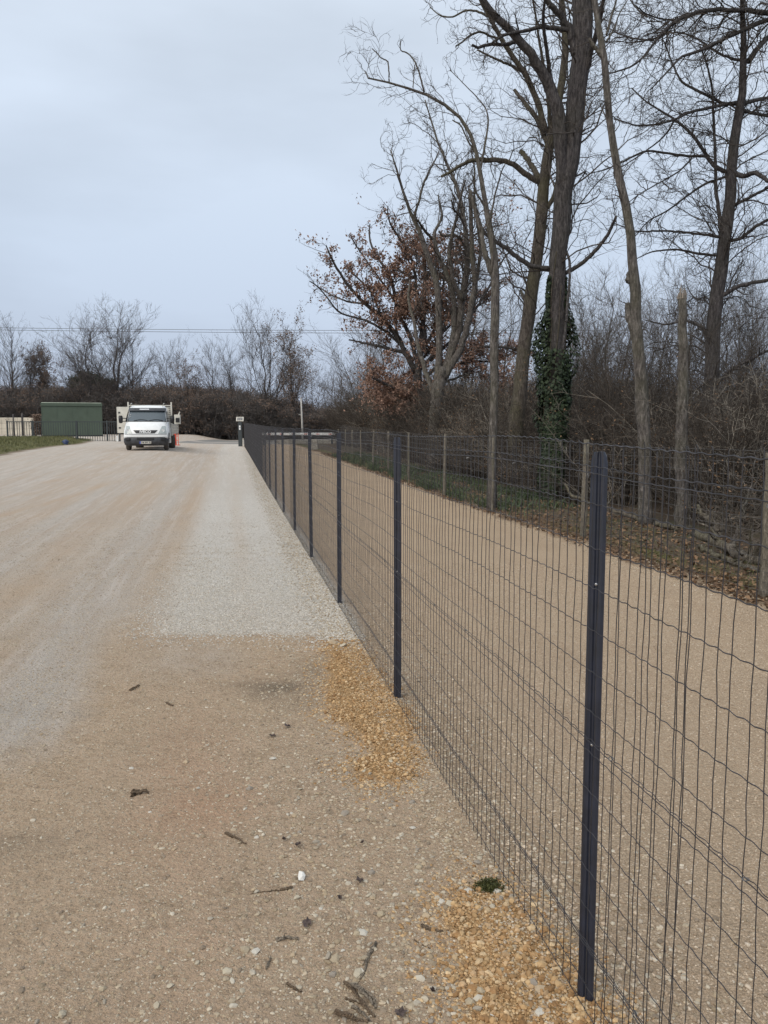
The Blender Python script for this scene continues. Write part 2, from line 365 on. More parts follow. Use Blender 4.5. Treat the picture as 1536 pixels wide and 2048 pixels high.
white = np.maximum(white, .85 * np.exp(-((sg + 2.25 + .25 * (wn3 - .5)) / .42) ** 2) * sm(3.0, 4.2, YY))
fresh = sm(-.15, .3, YY - far_front) * sm(-1.95, -1.35, sg + .2 * (wn - .5)) * (sg < .1) * (1 - .45 * sm(9, 22, YY))
brown = .75 * np.exp(-((sg + 1.80) / .26) ** 2) + .8 * np.exp(-((sg + 3.15 + .3 * (wn3 - .5)) / .5) ** 2) + .35 * np.exp(-((sg + .88) / .13) ** 2) + .5 * np.exp(-((sg + 5.1) / .7) ** 2)
trk = XX + 11.2 + .0 * YY
for t0, wd_ in ((-.95, .13), (.85, .13)):
    xc = -11.3 + t0 + (36 - YY) * np.interp(YY, [6, 20, 36], [.12, .19, .30]); brown = brown + .55 * np.exp(-((XX - xc) / wd_) ** 2) * (YY < 37) * sm(8, 14, YY)
for s_k in (-4.15, -6.1, -7.6): brown = brown + .4 * np.exp(-((sg - s_k - .35 * np.sin(YY * .12 + s_k)) / .16) ** 2)
brown = brown * sm(4, 6, YY) * (1 - .45 * sm(12, 30, YY)) * (.6 + .6 * wn)
redm = .62 * np.exp(-((sg + 1.25) / .3) ** 2) * sm(5, 3.2, YY) * (.3 + 1.0 * wn2) + .5 * np.exp(-((XX - gp0(440, 1610)[0]) ** 2 + (YY - gp0(440, 1610)[1]) ** 2) / .05)
redm = redm + .75 * np.exp(-(((XX - gp0(690, 1300)[0]) / .25) ** 2 + ((YY - gp0(690, 1300)[1]) / .15) ** 2))
def blob(px, py, rx, ry, amp): p = gp0(px, py); return amp * np.exp(-(((XX - p[0]) / rx) ** 2 + ((YY - p[1]) / ry) ** 2))
darkm = blob(585, 1380, .34, .4, .62) * (.15 + 1.1 * hsh(XX, YY, 6.5, 71)) + blob(520, 1370, .25, .1, .5) + blob(640, 1330, .2, .25, .4) + .8 * np.clip(hsh(XX, YY, 3.1, 61) - .72, 0, 1) * sm(9, 5, YY) + .5 * np.clip(hsh(XX, YY * .4, 1.7, 62) - .7, 0, 1) + blob(900, 1480, .18, .5, .75) * (sg > 0) + blob(1180, 1900, .15, .5, .3) * (sg > 0) + blob(20, 1690, .2, .15, .4) + blob(700, 2020, .3, .12, .35)
darkm = darkm + .22 * sm(-.42, -.25, sg) * (sg < .05) * (YY > 6) + .5 * np.exp(-((sg - .14) / .12) ** 2) * wn * sm(12, 4, YY) + .55 * np.exp(-((YY - far_front + .06) / .06) ** 2) * (sg > -1.6) * (sg < 0) * wn
pil = pmask(XX, YY)
darkm = darkm + (sg > .2) * (sg < EDGE_R) * (.35 * np.exp(-((sg - 1.2 - .15 * wn) / .22) ** 2) * wn + .35 * np.exp(-((sg - 2.7 - .15 * wn) / .22) ** 2) * wn)
pathm = sm(.0, .12, sg + .06 * (wn2 - .5)) * (1 - sm(58, 60, YY))
litter = sm(EDGE_R - .12, EDGE_R + .25, sg + .35 * (wn2 - .5)) * 1.0
grn = sm(EDGE_R + .05, EDGE_R + .5, sg + .4 * (wn - .5)) * (.12 + .9 * sm(13, 19, YY)) * (.55 + .6 * wn2) + sm(EDGE_R + .1, EDGE_R + .5, sg) * sm(13, 9, YY) * .75 * wn2
grass = sm(-10.55, -10.85, sg + .25 * (wn2 - .5)) * sm(58, 54, YY) + grn
litter = np.maximum(litter, sm(-10.3, -10.5, sg) * sm(-11.2, -10.8, sg) * .8 * sm(56, 52, YY))
za = np.stack([white, pil, brown], -1).reshape(-1, 3); zb = np.stack([pathm, litter, grass], -1).reshape(-1, 3); zc = np.stack([fresh, redm, darkm], -1).reshape(-1, 3)
cx = (XX[:-1, :-1] + XX[1:, 1:]) / 2; cy = (YY[:-1, :-1] + YY[1:, 1:]) / 2; cs = s_of(cx, cy)
zone = np.zeros(cx.shape, int)                         # 0 yard
zone[cs > 0] = 1; zone[cs > EDGE_R + .6] = 2; zone[(cs < -10.7)] = 3
zone[(cy > ROADY) & (cy < 74) & (cx > -16)] = 4; zone[cy >= 74] = 5; zone[(cy > 56) & (cx < -16) & (cy < 74)] = 6
zone[(zone == 1) & (cs > 40)] = 2
idx = np.arange(XX.size).reshape(XX.shape)
QQ = np.stack([idx[:-1, :-1], idx[:-1, 1:], idx[1:, 1:], idx[1:, :-1]], -1)
VV = np.stack([XX, YY, ZZ], -1).reshape(-1, 3)
GROUND = {}
for z, (nm, mt) in enumerate([('gravel_yard', 'ground'), ('gravel_path', 'ground'), ('forest_floor', 'floor'), ('grass_bank', 'ground'), ('asphalt_road', 'asphalt'), ('far_ground', 'floor'), ('pale_gravel_apron', 'ground')]):
    q = QQ[zone == z]
    if not len(q): continue
    u, inv = np.unique(q, return_inverse=True); inv = inv.reshape(-1, 4)
    o = bpy.data.objects.new(nm, fast_mesh(nm, VV[u], [inv], M[mt], True, {'za': za[u], 'zb': zb[u], 'zc': zc[u]})); link(o); tag(o, kind='structure'); GROUND[nm] = o

# ------------------------------------------------------------------ stones
def ico():
    p = (1 + 5 ** .5) / 2
    v = np.array([(-1, p, 0), (1, p, 0), (-1, -p, 0), (1, -p, 0), (0, -1, p), (0, 1, p), (0, -1, -p), (0, 1, -p), (p, 0, -1), (p, 0, 1), (-p, 0, -1), (-p, 0, 1)], float)
    f = np.array([(0, 11, 5), (0, 5, 1), (0, 1, 7), (0, 7, 10), (0, 10, 11), (1, 5, 9), (5, 11, 4), (11, 10, 2), (10, 7, 6), (7, 1, 8), (3, 9, 4), (3, 4, 2), (3, 2, 6), (3, 6, 8), (3, 8, 9), (4, 9, 5), (2, 4, 11), (6, 2, 10), (8, 6, 7), (9, 8, 1)])
    return norm(v), f
IV, IF = ico()
OV = np.array([(1, 0, 0), (-1, 0, 0), (0, 1, 0), (0, -1, 0), (0, 0, 1), (0, 0, -1)], float)
OF = np.array([(0, 2, 4), (2, 1, 4), (1, 3, 4), (3, 0, 4), (2, 0, 5), (1, 2, 5), (3, 1, 5), (0, 3, 5)])
def stonemat(name):
    m, t, b = newmat(name); a = t.nodes.new('ShaderNodeAttribute'); a.attribute_name = 'tone'; tcn = t.nodes.new('ShaderNodeTexCoord')
    n = nnoise(t, tcn.outputs['Object'], 130, 3); t.links.new(nmix(t, nmap(t, n, .3, .7, 0, .5), a.outputs['Color'], nmix(t, 1.0, a.outputs['Color'], (.6, .57, .52), 'MULTIPLY')), b.inputs['Base Color'])
    b.inputs['Roughness'].default_value = .9; b.inputs['Specular IOR Level'].default_value = .2; nbump(t, b, n, .3, .004); return m
M['stone'] = stonemat('stone_tones')
def scatter(name, xy, size, pal, big=False, sink=.35, flat=.6, parent=None, var=.2, lift=0, jit=.35):
    n = len(xy); tv, tf = (IV, IF) if big else (OV, OF); k = len(tv)
    v = tv[None] * (1 + jit * (rng.random((n, k, 1)) - .5)); sc = size[:, None] * np.stack([.8 + .5 * rng.random(n), .6 + .4 * rng.random(n), flat * (.6 + .6 * rng.random(n))], -1)
    v = v * sc[:, None]; a = rng.random(n) * 6.283; tl = (rng.random(n) - .5) * .7
    y = v[..., 1] * np.cos(tl)[:, None] - v[..., 2] * np.sin(tl)[:, None]; z = v[..., 1] * np.sin(tl)[:, None] + v[..., 2] * np.cos(tl)[:, None]
    x = v[..., 0] * np.cos(a)[:, None] - y * np.sin(a)[:, None]; y = v[..., 0] * np.sin(a)[:, None] + y * np.cos(a)[:, None]
    zg = H(xy[:, 0], xy[:, 1]) + lift
    V = np.stack([x + xy[:, :1], y + xy[:, 1:], z + (zg + sc[:, 2] * (1 - 2 * sink))[:, None]], -1).reshape(-1, 3)
    T = (tf[None] + (np.arange(n) * k)[:, None, None]).reshape(-1, 3)
    pal = np.array(pal); c = pal[rng.integers(0, len(pal), n)] * (1 + var * (rng.random((n, 1)) - .5) * 2)
    c = np.repeat(c, k, 0)
    o = bpy.data.objects.new(name, fast_mesh(name, V, [T], M['stone'], False, {'tone': c})); link(o, parent); tag(o, kind='stuff'); return o
def rnd_region(n, y0, y1, s0, s1, power=1.0, mask=None, spread=.56):
    out = np.zeros((0, 2))
    while len(out) < n:
        u = rng.random(n * 3); y = y0 * (y1 / y0) ** (u ** power); s = s0 + (s1 - s0) * rng.random(n * 3); x = s + XF - SL * y
        k = (np.abs(x) < spread * y + .3)
        if mask is not None: k &= mask(x, y)
        out = np.vstack([out, np.stack([x, y], -1)[k]])
    return out[:n]
PALE = [(.36, .30, .22), (.44, .385, .30), (.30, .24, .17), (.34, .27, .185), (.25, .20, .15), (.47, .42, .34), (.40, .33, .24)]
WHT = [(.475, .45, .41), (.555, .53, .49), (.39, .36, .315), (.50, .465, .415)]
ORG = [(.42, .275, .14), (.49, .34, .185), (.33, .20, .095), (.52, .39, .24), (.38, .24, .12), (.45, .31, .18), (.29, .17, .08)]
PTH = [(.45, .36, .27), (.37, .285, .205), (.52, .43, .33), (.31, .235, .165), (.47, .40, .32)]
yard, path = GROUND['gravel_yard'], GROUND['gravel_path']
xy = rnd_region(70000, 1.3, 16, -8, .0, mask=lambda x, y: (rng.random(x.shape) < .3 + 1.0 * hsh(x, y, 2.3, 51)) & (rng.random(x.shape) < sm(17, 5, y)) & (pmask(x, y) < .5)); scatter('yard_pebbles', xy, .0018 + .0035 * rng.random(len(xy)) ** 2 + .0004 * xy[:, 1], PALE, sink=.42, flat=.5)
xy = rnd_region(7000, 1.3, 5.6, -2.2, .0, mask=lambda x, y: (rng.random(x.shape) < .12 + .88 * sm(-1.3, -.35, s_of(x, y))) & (pmask(x, y) < .3)); scatter('yard_stones', xy, .0045 + .008 * rng.random(len(xy)) ** 2.5, PALE, True, sink=.42, flat=.45)
xy = rnd_region(17000, 5.7, 45, -.46, .02, mask=lambda x, y: rng.random(x.shape) < sm(-.46, -.12, s_of(x, y)) * sm(48, 20, y)); scatter('fence_foot_gravel', xy, .006 + .007 * rng.random(len(xy)), WHT + PALE[:3], sink=.3)
xy = rnd_region(9000, 1.3, 6.2, -.22, .16); scatter('fence_foot_chippings', xy, .003 + .005 * rng.random(len(xy)), PALE + PTH, sink=.3)
xy = rnd_region(16000, 5.4, 10, -2.0, .0, mask=lambda x, y: (y > 5.95 + .45 * (hsh(x, y, .8, 11) - .5) + .3 * (hsh(x, y, 2.5, 12) - .5) - .7 * rng.random(x.shape) ** 2.5) & (rng.random(x.shape) < (1.1 - sm(6.2, 10, y)) * sm(-2.0, -1.4, s_of(x, y)))); scatter('fresh_white_gravel', xy, .0045 + .0055 * rng.random(len(xy)), WHT, sink=.35)
pmk = lambda x, y: (pmask(x, y) > .08 + .8 * rng.random(np.shape(x)) ** 1.4) & (rng.random(np.shape(x)) < .35 + .9 * hsh(x, y, 7, 41))
xy = rnd_region(21000, 1.5, 6.5, -.66, .10, mask=pmk); scatter('orange_gravel', xy, .002 + .0055 * rng.random(len(xy)) ** 2.2, ORG, sink=.45, lift=.001)
xy = rnd_region(2400, 1.6, 6.3, -.66, .07, mask=pmk); scatter('orange_gravel_lumps', xy, .006 + .008 * rng.random(len(xy)) ** 2.5, ORG, True, sink=.4, lift=.002, flat=.7)
xy = rnd_region(4200, 1.5, 6.9, -.95, .2, mask=lambda x, y: (pmask(x, y) < .4) & (pmask(x + .08, y) + pmask(x, y + .12) + pmask(x, y - .12) + pmask(x - .08, y) + .6 * (pmask(x + .17, y) + pmask(x, y - .25) + pmask(x, y + .2)) > 1.2 * rng.random(x.shape))); scatter('strayed_orange_gravel', xy, .003 + .007 * rng.random(len(xy)) ** 2, ORG, sink=.35)
xy = rnd_region(42000, 1.7, 9, .05, 3.8); scatter('path_gravel', xy, .0022 + .0022 * rng.random(len(xy)) + .00045 * xy[:, 1], PTH, sink=.38, flat=.6)
xy = rnd_region(2600, 1.8, 7, .02, .75, mask=lambda x, y: rng.random(x.shape) < sm(.8, .1, s_of(x, y))); scatter('path_edge_stones', xy, .005 + .006 * rng.random(len(xy)), PALE + PTH, True, sink=.35)
xy = rnd_region(2600, 7, 30, 3.5, 4.05); scatter('verge_edge_gravel', xy, .006 + .009 * rng.random(len(xy)), PTH + PALE, sink=.35)
# individually distinct stones: pieces of the yard and path surfaces
stone_meshes = []
for k in range(9):
    v = IV * (1 + .45 * (rng.random((12, 1)) - .5)) * np.array([1, .5 + .4 * rng.random(), .32 + .25 * rng.random()])
    base = np.array([(.42, .37, .285), (.50, .46, .385), (.37, .31, .225), (.46, .41, .32), (.33, .29, .235), (.43, .34, .235), (.52, .49, .43), (.40, .335, .24), (.29, .255, .215)][k])
    stone_meshes.append(fast_mesh('stone', v, [IF], M['stone'], False, {'tone': np.tile(base, (12, 1))}))
def stone(x, y, r, k=None, parent=None, up=.1):
    o = bpy.data.objects.new('stone', stone_meshes[int(rng.integers(0, 9)) if k is None else k]); link(o, parent or yard)
    o.scale = (r, r, r); o.rotation_euler = (rng.normal() * .2, rng.normal() * .2, rng.random() * 6.28); o.location = (x, y, float(H(x, y)) + r * up); return o
xy = rnd_region(230, 1.55, 3.6, -1.6, -.08, mask=lambda x, y: rng.random(x.shape) < .35 + .65 * sm(-1.0, -.4, s_of(x, y)))
for x, y in xy: stone(x, y, .008 + .013 * rng.random() ** 2)
for px, py, r, k in [(843, 1762, .014, 3), (825, 1655, .015, 6), (795, 1560, .012, 4), (715, 1950, .02, 3), (706, 1972, .018, 2), (455, 1947, .017, 3), (465, 1965, .013, 1), (490, 1903, .018, 2),
                     (842, 1960, .018, 1), (720, 1945, .012, 6), (540, 1735, .009, 3), (740, 1550, .017, 4), (780, 1610, .016, 4), (1000, 1800, .016, 8), (1022, 1796, .013, 4), (985, 1818, .014, 3),
                     (668, 1290, .05, 5), (686, 1294, .035, 3), (640, 1262, .018, 5), (395, 1930, .012, 0), (1080, 1990, .02, 5), (1010, 1915, .014, 5), (962, 1990, .018, 7)]:
    p = gp(px, py); stone(p[0], p[1], r, k)

# ================================================================== trees
def resample(P, n):
    P = np.asarray(P, float); d = np.r_[0, np.cumsum(np.linalg.norm(np.diff(P, axis=0), axis=1))]; t = np.linspace(0, d[-1], n)
    Q = np.stack([np.interp(t, d, P[:, i]) for i in range(P.shape[1])], -1)
    for _ in range(2): Q[1:-1] = .25 * Q[:-2] + .5 * Q[1:-1] + .25 * Q[2:]
    return Q
NM = 26
def traced(lines, Y, depth=1.0):
    """lines: [[(px,py,rpx),...], ...] -> P (N,NM,3), R (N,NM); limbs lean a little out of the picture plane"""
    P, R = [], []
    for li, L in enumerate(lines):
        y1 = 0 if li == 0 else (rng.random() - .5) * 2 * depth
        off = 0
        if len(L[0]) == 4: off = L[0][3]
        pts = []
        n = len(L)
        for i, p in enumerate(L):
            yy = Y + off + y1 * (i / (n - 1)) ** 1.3; q = at(p[0], p[1], yy); pts.append((*q, p[2] * yy / F))
        Q = resample(pts, NM); Q[1:-1, :3] += rng.normal(size=(NM - 2, 3)) * np.minimum(Q[1:-1, 3:] * .12, .015)
        P.append(Q[:, :3]); R.append(Q[:, 3])
    return np.array(P), np.array(R)
def grow(P, R, count, lf, n=6, ang=(25, 65), rf=.55, up=.1, wander=.35, tmin=.2, rmin=.002, lmin=.15, lmax=9., tpow=1.0, taper=.25, bias=None, rcap=9.):
    Nn, m, _ = P.shape; L = np.linalg.norm(np.diff(P, axis=1), axis=2).sum(1)
    idx = rng.choice(Nn, count, p=L / L.sum()); t = tmin + (1 - tmin) * rng.random(count) ** tpow; ft = t * (m - 1); i0 = np.minimum(ft.astype(int), m - 2); fr = ft - i0
    p0 = P[idx, i0] * (1 - fr[:, None]) + P[idx, i0 + 1] * fr[:, None]; r0 = R[idx, i0] * (1 - fr) + R[idx, i0 + 1] * fr; tg = norm(P[idx, i0 + 1] - P[idx, i0])
    rnd = norm(rng.normal(size=(count, 3))); perp = norm(rnd - (rnd * tg).sum(1, keepdims=True) * tg); a = np.radians(ang[0] + (ang[1] - ang[0]) * rng.random(count))[:, None]
    d = norm(np.cos(a) * tg + np.sin(a) * perp + np.array([0, 0, up]))
    if bias is not None: d = norm(d + np.array(bias))
    ln = np.clip(L[idx] * lf * (.45 + .75 * rng.random(count)) * (1.15 - .6 * t), lmin, lmax); r = np.clip(r0 * rf * (.7 + .4 * rng.random(count)), rmin, max(rmin, rcap) * (.5 + .5 * rng.random(count)))
    pts = [p0]; st = (ln / (n - 1))[:, None]
    for k in range(n - 1):
        d = norm(d + rng.normal(size=(count, 3)) * wander + np.array([0, 0, up * .5])); pts.append(pts[-1] + d * st)
    return np.stack(pts, 1), r[:, None] * np.linspace(1, taper, n)[None]
def leaves_at(pos, size, nrm=None, shape='quad', fold=.3):
    """irregular small leaf faces with a fold"""
    n = len(pos); d = norm(rng.normal(size=(n, 3))) if nrm is None else nrm; a = norm(np.cross(d, norm(rng.normal(size=(n, 3))))); bb = np.cross(d, a)
    s = size[:, None]
    v0 = pos - a * s; v1 = pos + bb * s * .6 + d * s * fold; v2 = pos + a * s; v3 = pos - bb * s * .6 + d * s * fold; v4 = pos
    V = np.stack([v0, v1, v2, v3], 1).reshape(-1, 3); k = np.arange(n)[:, None] * 4
    T = np.vstack([k + np.array([[0, 1, 2]]), k + np.array([[0, 2, 3]])]); tone = np.repeat(rng.random((n, 1)), 4, 0)
    return V, T, np.repeat(tone, 3, 1)
def leafobj(name, V, T, tone, mat, parent, kind='stuff'):
    o = bpy.data.objects.new(name, fast_mesh(name, V, [T], mat, False, {'tone': tone})); link(o, parent); tag(o, kind=kind); return o
def near_tree(name, label, cat, lines, Y, bark, twig, levels, depth=1.0, group=None, ksides=12, rs=1.0):
    P, R = traced(lines, Y, depth); R = R * rs
    b0 = P[0, 0]
    root = empty(name, tuple(b0)); tag(root, label, cat, group)
    mb = MB(); mb.tubes(P[:1] - b0, R[:1], ksides, cap=True, jit=.16)
    if len(P) > 1: mb.tubes(P[1:] - b0, R[1:], 8, cap=True, jit=.14)
    mb.build('trunk', bark, root, smooth=True)
    cur = [(P, R)]; tw = MB(); last = (P, R); allp = []
    for lv in levels:
        src = lv.pop('src', -1); p, r = grow(*cur[src], **lv); cur.append((p, r)); tw.tubes(p - b0, r, 4 if r[0, 0] > .012 else 3); allp.append(p)
    if levels: tw.build('crown', twig, root, smooth=True)
    return root, b0, cur
# --- T4: big dark trunk with ivy
T4 = [[(1098, 1030, 25), (1102, 985, 20), (1106, 850, 18), (1112, 700, 17), (1114, 612, 16), (1113, 534, 16.5), (1116, 469, 16.5), (1122, 417, 17), (1133, 365, 18), (1140, 313, 17.5), (1152, 218, 17.5), (1163, 136, 18), (1166, 54, 18), (1163, 0, 18), (1162, -140, 16), (1170, -400, 12), (1150, -700, 6)],
      [(1122, 420, 13), (1126, 370, 13), (1124, 300, 13), (1119, 240, 13), (1105, 190, 11), (1089, 147, 10), (1076, 131, 9), (1054, 95, 8), (1027, 65, 7), (994, 44, 6.5), (972, 11, 6), (945, -40, 4)],
      [(1128, 548, 4), (1163, 528, 4), (1190, 503, 3.8), (1214, 474, 3.4), (1224, 452, 3), (1232, 433, 2.6)],
      [(1131, 500, 2.4), (1140, 521, 2.6), (1139, 560, 2.6), (1136, 600, 2.6), (1133, 638, 2.6), (1126, 700, 2.4)],
      [(1098, 537, 4.5), (1066, 533, 4.8), (1034, 516, 4.6), (1019, 500, 4.4), (995, 485, 4.2), (969, 467, 3.6), (956, 440, 3)],
      [(1168, 160, 6), (1180, 110, 5), (1192, 70, 5), (1203, 20, 4), (1214, -40, 3)],
      [(1150, 110, 8), (1140, 60, 7), (1120, 30, 6), (1098, 8, 5), (1075, -30, 4)],
      [(1119, 240, 5), (1100, 150, 4), (1093, 95, 3.6), (1085, 40, 3), (1092, -20, 2)],
      [(1165, 60, 5), (1120, 58, 4.5), (1085, 52, 4), (1050, 62, 3.2), (1010, 68, 2.6), (985, 85, 2)],
      [(1040, 80, 4), (1010, 90, 3.4), (978, 88, 3), (955, 96, 2.6), (945, 90, 2)]]
near_tree('ivy_clad_tree', 'tallest dark furrowed trunk, its lower half wrapped in dark green ivy', 'tree', T4, 15.6, M['bark_dark'], M['twig_dark'],
          [dict(count=170, lf=.2, n=9, lmin=.6, lmax=2.4, tmin=.3, rf=.25, rmin=.006, rcap=.022, wander=.32, up=.12), dict(count=1100, lf=.45, n=7, lmin=.25, lmax=1.1, rf=.45, rmin=.0042, wander=.36), dict(count=1500, lf=.5, n=4, lmin=.12, lmax=.4, rf=.6, rmin=.0028, wander=.25)], depth=1.4, ksides=18)
# ivy
T4P, T4R = traced(T4[:1], 15.6, 0)
ivy = empty('ivy', tuple(T4P[0, 0])); tag(ivy, 'dark green ivy climbing the tallest trunk behind the wooden post fence', 'climbing plant')
b0 = T4P[0, 0]; n = 15000
pyv = 1015 - (1015 - 555) * rng.random(n) ** 1.0
zt = np.array([at(1110, p, 15.6)[2] for p in pyv]); tx = np.interp(zt, T4P[0, :, 2], T4P[0, :, 0]); tr = np.interp(zt, T4P[0, :, 2], T4R[0])
ang = rng.random(n) * 6.283; ext = np.interp(pyv, [555, 615, 625, 700, 770, 850, 900, 1015], [.04, .08, .21, .25, .25, .17, .07, .03])
exr = np.interp(pyv, [555, 615, 640, 700, 770, 850, 1015], [.04, .06, .12, .28, .20, .10, .03])
lump = .35 + 1.2 * hsh(ang * 1.2, zt * 2.2, 1.3, 5)
ex = np.where(np.cos(ang) < 0, ext, exr) * lump; rr = tr + ex * rng.random(n) ** .5
keep = ~((pyv < 700) & (np.abs(ang - 1.5 * math.pi) < .85)) & ~((pyv < 830) & (rng.random(n) < .45) & (np.abs(ang - 1.5 * math.pi) < .5))
keep &= ~((pyv < 622) & (np.abs(np.sin(ang)) > .6)); keep &= rng.random(n) < (.1 + 1.3 * hsh(ang * 2, zt * 3, 1.4, 8))
pos = np.stack([tx + rr * np.cos(ang), 15.6 + rr * np.sin(ang), zt], -1)[keep]; a = ang[keep]
nr = norm(np.stack([np.cos(a), np.sin(a), .35 + 0 * a], -1) + rng.normal(size=(len(a), 3)) * .35)
V, T, tn = leaves_at(pos - b0, .028 + .026 * rng.random(len(pos)), nr, fold=-.15); leafobj('ivy_leaves', V, T, tn, M['ivy'], ivy)
iv = MB(); st_ = []
for k in range(9):
    a0 = k * .7; zz = np.linspace(.1, 3.6 + 1.6 * rng.random(), NM); rr_ = np.interp(zz + b0[2], T4P[0, :, 2], T4R[0]) + .015; xx = np.interp(zz + b0[2], T4P[0, :, 2], T4P[0, :, 0]) - b0[0]
    aa = a0 + .35 * np.sin(zz * 1.3 + k); st_.append(np.stack([xx + rr_ * np.cos(aa), rr_ * np.sin(aa), zz], -1))
iv.tubes(np.array(st_), np.full((9, NM), .012), 5); iv.build('ivy_stems', M['bark_brown'], ivy, smooth=True)
# --- T3
T3 = [[(1020, 985, 24), (1024, 940, 20), (1032, 850, 18), (1045, 740, 16), (1048, 690, 16), (1058, 612, 15), (1071, 534, 14.5), (1081, 456, 13.5), (1086, 404, 13), (1089, 360, 13), (1094, 300, 11), (1101, 261, 10.5), (1119, 207, 9), (1130, 136, 8), (1135, 82, 7), (1124, 0, 6), (1112, -100, 5), (1100, -350, 3)],
      [(1079, 364, 7), (1055, 352, 7), (1029, 329, 6), (1003, 320, 5.8), (977, 318, 5.5), (956, 320, 5), (935, 322, 4.2), (904, 342, 3.4), (883, 353, 3)],
      [(1082, 372, 7), (1076, 355, 6.5), (1066, 334, 6), (1054, 318, 5.5), (1042, 302, 5)],
      [(1094, 285, 6), (1076, 240, 5.5), (1054, 212, 5), (1029, 180, 3.5)],
      [(1090, 265, 8), (1086, 240, 7), (1070, 190, 6.5), (1048, 141, 6), (1021, 109, 5.2), (1002, 76, 4.8), (978, 33, 4.2), (961, 0, 4), (935, -60, 3)],
      [(1058, 640, 5), (1050, 600, 4), (1042, 582, 3.5)],
      [(1100, 262, 5), (1096, 200, 4), (1088, 140, 3.5), (1080, 90, 3), (1070, 20, 2.2), (1060, -30, 2)],
      [(1048, 145, 4), (1020, 130, 3), (985, 115, 2.4), (955, 100, 2)],
      [(1084, 430, 5), (1106, 400, 5.5), (1115, 370, 6), (1120, 330, 6), (1112, 280, 5), (1108, 200, 4)],
      [(1002, 76, 3), (985, 75, 2.6), (962, 62, 2.4), (940, 70, 2.2), (925, 84, 2), (912, 92, 1.6)],
      [(978, 33, 3), (955, 22, 2.4), (930, 20, 2), (905, 35, 1.8), (880, 32, 1.4), (860, 14, 1)]]
near_tree('leaning_tree', 'leaning greenish grey trunk immediately left of the ivy clad one', 'tree', T3, 20.5, M['bark_brown'], M['twig_dark'],
          [dict(count=210, lf=.24, n=9, lmin=.6, lmax=2.6, tmin=.22, rf=.3, rmin=.008, rcap=.026, wander=.34, up=.12), dict(count=1300, lf=.45, n=7, lmin=.25, lmax=1.2, rf=.45, rmin=.006, wander=.38), dict(count=1800, lf=.5, n=4, lmin=.15, lmax=.5, rf=.6, rmin=.0038, wander=.25)], depth=1.6, ksides=14, rs=.84)
# --- T2
T2 = [[(984, 1030, 15), (985, 1000, 12), (986, 900, 11), (988, 800, 11), (989, 700, 11.5), (989, 612, 12), (993, 560, 12), (994, 521, 11), (987, 482, 8.5), (977, 446, 7.5), (969, 412, 7), (964, 378, 6.5), (961, 339, 5.5), (956, 300, 5), (945, 262, 4.8), (930, 235, 4.4), (905, 215, 4), (870, 195, 3.8), (848, 182, 3.4), (820, 175, 3), (790, 166, 2.6), (760, 162, 2.4), (736, 156, 2)],
      [(992, 560, 9), (982, 542, 8), (969, 508, 7), (964, 470, 6.5), (956, 438, 6), (948, 409, 5.5), (942, 381, 4)],
      [(848, 184, 2.4), (840, 150, 2.2), (830, 122, 2), (815, 105, 1.8), (800, 102, 1.5), (801, 82, 1.2)],
      [(778, 165, 2), (778, 140, 1.8), (776, 122, 1.8), (762, 116, 1.5), (752, 104, 1.4), (744, 97, 1.2)],
      [(736, 156, 1.6), (733, 148, 1.5), (730, 142, 1.2)],
      [(826, 175, 1.4), (828, 150, 1.2), (829, 130, 1)],
      [(961, 339, 3), (970, 290, 2.8), (978, 240, 2.2), (972, 215, 1.8), (950, 190, 1.4), (925, 165, 1.1), (900, 140, 1)],
      [(958, 320, 2.6), (935, 280, 2), (922, 250, 2), (905, 240, 1.5)],
      [(978, 450, 3), (990, 390, 2.4), (1002, 345, 1.8), (1012, 325, 1.2)],
      [(969, 412, 3), (952, 385, 2.5), (945, 350, 2)]]
near_tree('slender_tree', 'slender bare tree whose crooked top branch reaches furthest left into the sky', 'tree', T2, 14.7, M['bark_grey'], M['twig_dark'],
          [dict(count=75, lf=.22, n=9, lmin=.35, lmax=1.4, tmin=.3, rf=.35, rmin=.005, rcap=.014, wander=.36, up=.2), dict(count=380, lf=.45, n=6, lmin=.15, lmax=.6, rf=.45, rmin=.0038, wander=.4), dict(count=420, lf=.5, n=4, lmin=.1, lmax=.35, rf=.6, rmin=.0026, wander=.25)], depth=.8, rs=.72)
